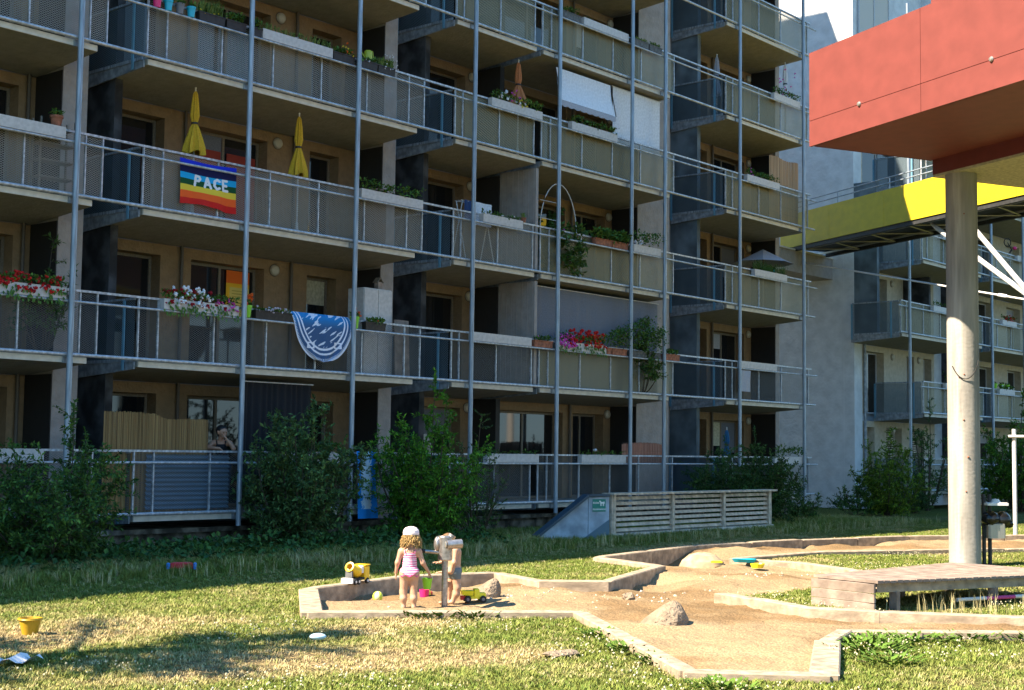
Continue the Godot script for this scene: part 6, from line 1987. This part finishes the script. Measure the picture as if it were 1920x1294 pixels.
func curls(P: Node3D, c: Vector3, s: float, n: int, low: float, col: Color, seed_: int, front: Vector3):
	var r := RandomNumberGenerator.new()
	r.seed = seed_
	var m := MB.new()
	for k in n:
		var d := rdir(r)
		if d.y < -0.55: continue
		if d.dot(front) > 0.45 and d.y < 0.6: continue
		var p := c + d * Vector3(0.1, 0.1, 0.1) * s
		var pts := [p]
		var rad := [0.0075 * s]
		var len := low * r.randf_range(0.5, 1.0)
		var ph := r.randf() * TAU
		for j in 6:
			var t := (j + 1) / 6.0
			var q := c + Vector3(d.x, 0, d.z).normalized() * (0.1 + 0.018 * sin(t * 9.0 + ph) + 0.01) * s * maxf(0.35, sqrt(1.0 - d.y * d.y) + t * 0.4)
			q.y = p.y - t * len + 0.006 * cos(t * 9.0 + ph)
			pts.append(q)
			rad.append(0.0075 * s * (1.0 - 0.5 * t))
		m.tube(pts, rad, 5, col * r.randf_range(0.65, 1.25))
	put(P, "hair", m.mesh(), M.painted)

func hair_cap(P: Node3D, c: Vector3, s: float, fwd: Vector3, key: String, col: Color, bun: bool):
	var back := Vector3(fwd.x, 0, fwd.z).normalized() * -1.0
	var b := [[c + Vector3.UP * 0.026 * s, c + Vector3.UP * 0.036 * s + back * 0.022 * s, 0.096 * s, 0.099 * s], [c + back * 0.05 * s, c + back * 0.05 * s - Vector3.UP * 0.05 * s, 0.06 * s, 0.045 * s]]
	if bun: b.append([c + back * 0.11 * s + Vector3.UP * 0.04 * s, c + back * 0.125 * s + Vector3.UP * 0.045 * s, 0.045 * s, 0.04 * s])
	var n := (-back - Vector3.UP * 0.9).normalized()
	var m := field_mesh(b, 0.007, 0.02, [Plane(n, n.dot(c - back * 0.055 * s + Vector3.UP * 0.05 * s))])
	for i in m.v.size(): m.v[i] += m.n[i] * 0.004 * noise_b.get_noise_3dv(m.v[i] * 30.0)
	put(P, "hair", m.mesh(), flat(key, col, 0.5))

func build_people():
	# girl with cap, seen from behind; local x to the right of the picture, -z away from the camera
	var G := thing("person", "small girl in a pink striped swimsuit and white cap standing in the sand", "person", Vector3(12.69, -0.06, 9.43), -0.797)
	var b := []
	for s in [-1, 1]:
		var hx: float = 0.056 * s + 0.01
		var kx: float = -0.062 if s < 0 else 0.064
		b.append([Vector3(hx, 0.42, 0.005), Vector3(kx, 0.215, -0.012), 0.064, 0.044])
		b.append([Vector3(kx, 0.215, -0.012), Vector3(kx + 0.004, 0.14, 0.006), 0.042, 0.042])
		b.append([Vector3(kx + 0.004, 0.14, 0.006), Vector3(kx + 0.006, 0.045, 0.0), 0.041, 0.026])
		b.append([Vector3(kx + 0.006, 0.03, 0.015), Vector3(kx + 0.012 * s, 0.016, -0.10), 0.026, 0.018])
	b.append([Vector3(-0.035, 0.445, 0.012), Vector3(0.055, 0.445, 0.012), 0.076, 0.076])
	b.append([Vector3(0.01, 0.46, 0.005), Vector3(0.01, 0.56, -0.012), 0.088, 0.078])
	b.append([Vector3(0.01, 0.56, -0.012), Vector3(0.012, 0.68, -0.005), 0.078, 0.082])
	b.append([Vector3(-0.07, 0.712, 0.0), Vector3(0.095, 0.712, 0.0), 0.048, 0.048])
	b.append([Vector3(0.014, 0.72, 0.0), Vector3(0.02, 0.82, -0.012), 0.042, 0.036])
	b.append([Vector3(-0.098, 0.712, 0), Vector3(-0.138, 0.575, 0.01), 0.038, 0.028])
	b.append([Vector3(-0.138, 0.575, 0.01), Vector3(-0.155, 0.45, -0.02), 0.027, 0.019])
	b.append([Vector3(0.122, 0.712, 0), Vector3(0.172, 0.575, 0.015), 0.038, 0.028])
	b.append([Vector3(0.172, 0.575, 0.015), Vector3(0.25, 0.455, -0.05), 0.027, 0.019])
	var hl := hand_bones(Vector3(-0.156, 0.447, -0.021), Vector3(-0.05, -1, -0.15).normalized(), Vector3(1, 0, 0), Vector3(0, 0, -1), 0.62, 0.35)
	var hr := hand_bones(Vector3(0.251, 0.453, -0.051), Vector3(0.4, -0.85, -0.3).normalized(), Vector3(-0.6, -0.3, 0.3).normalized(), Vector3(-0.3, 0, -0.9).normalized(), 0.62, 0.6)
	var hc := Vector3(0.022, 0.895, -0.02)
	var fwd := Vector3(0.1, -0.12, -1).normalized()
	var rgt := Vector3(1, 0, 0.1).normalized()
	skin_part(G, b, [hl, hr], head_bones(hc, 0.92, fwd, rgt), M.skin)
	face_details(G, hc, 0.92, fwd, rgt)
	var suit := []
	for q in b.slice(8, 11): suit.append([q[0], q[1], q[2] + 0.005, q[3] + 0.005])
	suit.append([Vector3(-0.035, 0.43, 0.012), Vector3(0.055, 0.43, 0.012), 0.078, 0.078])
	var sm := field_mesh(suit, 0.007, 0.03, [Plane(Vector3(0, 1, 0.1).normalized(), 0.70), Plane(Vector3(0.55, -1, 0).normalized(), -0.352), Plane(Vector3(-0.55, -1, 0).normalized(), -0.362)], func(p: Vector3) -> Color:
		var hip: bool = p.y < 0.43
		return Color(0.62, 0.05, 0.22) if fmod(p.y + 10.0, 0.026) < 0.012 or hip and fmod(p.y + 10.0, 0.026) < 0.02 else Color(0.80, 0.60, 0.66))
	put(G, "swimsuit", sm.mesh(), M.painted)
	var st := MB.new()
	for s in [-1, 1]:
		st.tube([Vector3(s * 0.062 + 0.012, 0.695, 0.082), Vector3(s * 0.066 + 0.012, 0.735, 0.052), Vector3(s * 0.068 + 0.012, 0.765, 0.0), Vector3(s * 0.062 + 0.012, 0.70, -0.085)], [0.006, 0.006, 0.006, 0.006], 6, Color(0.7, 0.2, 0.35))
	put(G, "strap", st.mesh(), M.painted)
	var fr := MB.new()
	for k in 40:
		var a := TAU * k / 40.0
		fr.octa(Vector3(0.01 + cos(a) * 0.118, 0.425 + 0.012 * sin(a * 7.0), 0.012 + sin(a) * 0.09), 0.012, Color(0.65, 0.06, 0.30), rng)
	put(G, "frill", fr.mesh(), M.painted)
	curls(G, hc, 0.82, 420, 0.12, Color(0.42, 0.27, 0.10), 4, fwd)
	var cp := MB.new()
	cp.lathe(hc + Vector3(0, 0.028, 0), [Vector2(0.098, -0.005), Vector2(0.101, 0.015), Vector2(0.094, 0.05), Vector2(0.068, 0.08), Vector2(0.03, 0.093), Vector2(0.001, 0.096)], 22)
	cp.cbox(hc + Vector3(0.012, 0.03, -0.125), Vector3(0.13, 0.01, 0.09), 0.004, Basis(Vector3.RIGHT, 0.2))
	put(G, "cap", cp.mesh(), flat("cap_white", lin(0.78, 0.66, 0.66), 0.9))
	# boy behind the pump, bent slightly, facing left
	var Y := thing("person", "small child in grey trunks standing behind the steel pump", "person", Vector3(13.55, -0.06, 9.42), -0.797)
	b = []
	b.append([Vector3(0.0, 0.40, 0.03), Vector3(0.03, 0.22, 0.035), 0.066, 0.046])
	b.append([Vector3(0.03, 0.22, 0.035), Vector3(0.018, 0.14, 0.03), 0.044, 0.043])
	b.append([Vector3(0.018, 0.14, 0.03), Vector3(-0.03, 0.045, 0.02), 0.041, 0.027])
	b.append([Vector3(-0.03, 0.03, 0.02), Vector3(-0.14, 0.016, 0.02), 0.026, 0.018])
	b.append([Vector3(-0.02, 0.40, -0.05), Vector3(-0.07, 0.22, -0.06), 0.064, 0.046])
	b.append([Vector3(-0.07, 0.22, -0.06), Vector3(-0.08, 0.045, -0.05), 0.044, 0.027])
	b.append([Vector3(-0.08, 0.03, -0.05), Vector3(-0.19, 0.016, -0.05), 0.026, 0.018])
	b.append([Vector3(-0.01, 0.42, 0.04), Vector3(-0.02, 0.42, -0.045), 0.078, 0.076])
	b.append([Vector3(-0.015, 0.44, -0.005), Vector3(-0.02, 0.56, -0.005), 0.088, 0.084])
	b.append([Vector3(-0.02, 0.56, -0.005), Vector3(-0.005, 0.66, -0.005), 0.084, 0.082])
	b.append([Vector3(-0.005, 0.69, 0.075), Vector3(-0.005, 0.69, -0.085), 0.046, 0.046])
	b.append([Vector3(-0.02, 0.69, -0.01), Vector3(-0.09, 0.745, -0.018), 0.042, 0.037])
	b.append([Vector3(0.0, 0.69, 0.10), Vector3(-0.02, 0.54, 0.14), 0.038, 0.029])
	b.append([Vector3(-0.02, 0.54, 0.14), Vector3(-0.055, 0.43, 0.10), 0.029, 0.026])
	b.append([Vector3(-0.055, 0.43, 0.10), Vector3(-0.17, 0.415, 0.06), 0.026, 0.019])
	b.append([Vector3(-0.01, 0.69, -0.11), Vector3(-0.08, 0.56, -0.14), 0.038, 0.028])
	b.append([Vector3(-0.08, 0.56, -0.14), Vector3(-0.2, 0.52, -0.12), 0.027, 0.019])
	hl = hand_bones(Vector3(-0.172, 0.415, 0.06), Vector3(-1, -0.1, -0.2).normalized(), Vector3(0, -1, 0), Vector3(0, 0, -1), 0.6, 0.5)
	hr = hand_bones(Vector3(-0.202, 0.52, -0.12), Vector3(-1, 0.1, 0.1).normalized(), Vector3(0, -1, 0), Vector3(0, 0, 1), 0.6, 0.5)
	hc = Vector3(-0.115, 0.785, -0.02)
	fwd = Vector3(-1, -0.45, 0.1).normalized()
	rgt = Vector3(-0.15, 0, -1).normalized()
	skin_part(Y, b, [hl, hr], head_bones(hc, 0.9, fwd, rgt), M.skin)
	face_details(Y, hc, 0.9, fwd, rgt)
	suit = []
	for q in [b[0], b[4], b[7], b[8]]: suit.append([q[0], q[1], q[2] + 0.006, q[3] + 0.006])
	sm = field_mesh(suit, 0.008, 0.03, [Plane(Vector3(0, 1, 0), 0.475), Plane(Vector3(0, -1, 0), -0.33)])
	put(Y, "trunks", sm.mesh(), flat("trunks", lin(0.14, 0.17, 0.18), 0.9))
	hair_cap(Y, hc, 0.9, fwd, "brown_hair", lin(0.16, 0.09, 0.04), false)
	# woman leaning on the lowest handrail; local x to the right of the picture, z towards the viewer
	var Wm := thing("person", "dark haired woman in a black top leaning on the lowest handrail", "person", Vector3(17.60, floor_y(0), -0.50), -0.67)
	b = []
	var o := Vector3(0, -0.66, 0)
	for s in [-1, 1]:
		b.append([Vector3(0.09 * s, 0.82, -0.10), Vector3(0.10 * s, 0.45, -0.05), 0.085, 0.058])
		b.append([Vector3(0.10 * s, 0.45, -0.05), Vector3(0.10 * s, 0.06, -0.12), 0.056, 0.036])
		b.append([Vector3(0.10 * s, 0.035, -0.13), Vector3(0.11 * s, 0.025, 0.03), 0.035, 0.025])
	b.append([Vector3(-0.07, 0.86, -0.10), Vector3(0.07, 0.86, -0.10), 0.11, 0.11])
	b.append([Vector3(0, 0.9, -0.10), Vector3(0, 1.08, -0.02), 0.12, 0.10])
	b.append([Vector3(0, 1.08, -0.02), Vector3(-0.02, 1.25, 0.06), 0.105, 0.115])
	b.append([Vector3(-0.14, 1.33, 0.08), Vector3(0.11, 1.33, 0.08), 0.062, 0.062])
	b.append([Vector3(-0.03, 1.34, 0.08), Vector3(-0.02, 1.45, 0.13), 0.055, 0.05])
	b.append([Vector3(-0.18, 1.33, 0.09), Vector3(-0.26, 1.235, 0.22), 0.05, 0.04])
	b.append([Vector3(-0.26, 1.235, 0.22), Vector3(-0.05, 1.222, 0.33), 0.04, 0.028])
	b.append([Vector3(0.15, 1.33, 0.09), Vector3(0.22, 1.225, 0.24), 0.05, 0.039])
	b.append([Vector3(0.22, 1.225, 0.24), Vector3(0.085, 1.40, 0.28), 0.038, 0.027])
	hl = hand_bones(Vector3(-0.05, 1.222, 0.33), Vector3(0.75, -0.6, 0.25).normalized(), Vector3(-0.4, -0.8, 0).normalized(), Vector3(0.2, 0.3, 0.9).normalized(), 0.95, 0.4)
	hr = hand_bones(Vector3(0.083, 1.402, 0.28), Vector3(-0.45, 0.75, -0.1).normalized(), Vector3(-0.7, -0.3, -0.5).normalized(), Vector3(-0.3, 0.2, 0.9).normalized(), 0.95, 0.6)
	hc = Vector3(-0.005, 1.535, 0.16)
	fwd = Vector3(0.62, -0.18, 0.76).normalized()
	rgt = Vector3(0.76, 0, -0.62).normalized()
	skin_part(Wm, b, [hl, hr], head_bones(hc, 1.08, fwd, rgt), M.skin_tan)
	face_details(Wm, hc, 1.08, fwd, rgt)
	suit = []
	for q in b.slice(6, 9): suit.append([q[0], q[1], q[2] + 0.008, q[3] + 0.008])
	sm = field_mesh(suit, 0.01, 0.03, [Plane(Vector3(0, 1, 0.25).normalized(), 1.305)])
	put(Wm, "top", sm.mesh(), flat("black_top", lin(0.008, 0.008, 0.012), 0.9))
	st = MB.new()
	for s in [-1, 1]: st.tube([Vector3(s * 0.07 - 0.02, 1.24, 0.175), Vector3(s * 0.085 - 0.02, 1.36, 0.145), Vector3(s * 0.085 - 0.02, 1.39, 0.06), Vector3(s * 0.06 - 0.02, 1.28, -0.05)], [0.017, 0.015, 0.015, 0.017], 6)
	put(Wm, "strap", st.mesh(), M.black_top)
	suit = []
	for q in b.slice(0, 7): suit.append([q[0], q[1], q[2] + 0.01, q[3] + 0.012])
	sm = field_mesh(suit, 0.014, 0.03, [Plane(Vector3(0, -1, 0), -0.12), Plane(Vector3(0, 1, 0), 0.93)])
	put(Wm, "trousers", sm.mesh(), flat("trousers", lin(0.03, 0.04, 0.08), 0.9))
	hair_cap(Wm, hc, 1.08, fwd, "dark_hair", lin(0.012, 0.010, 0.010), true)
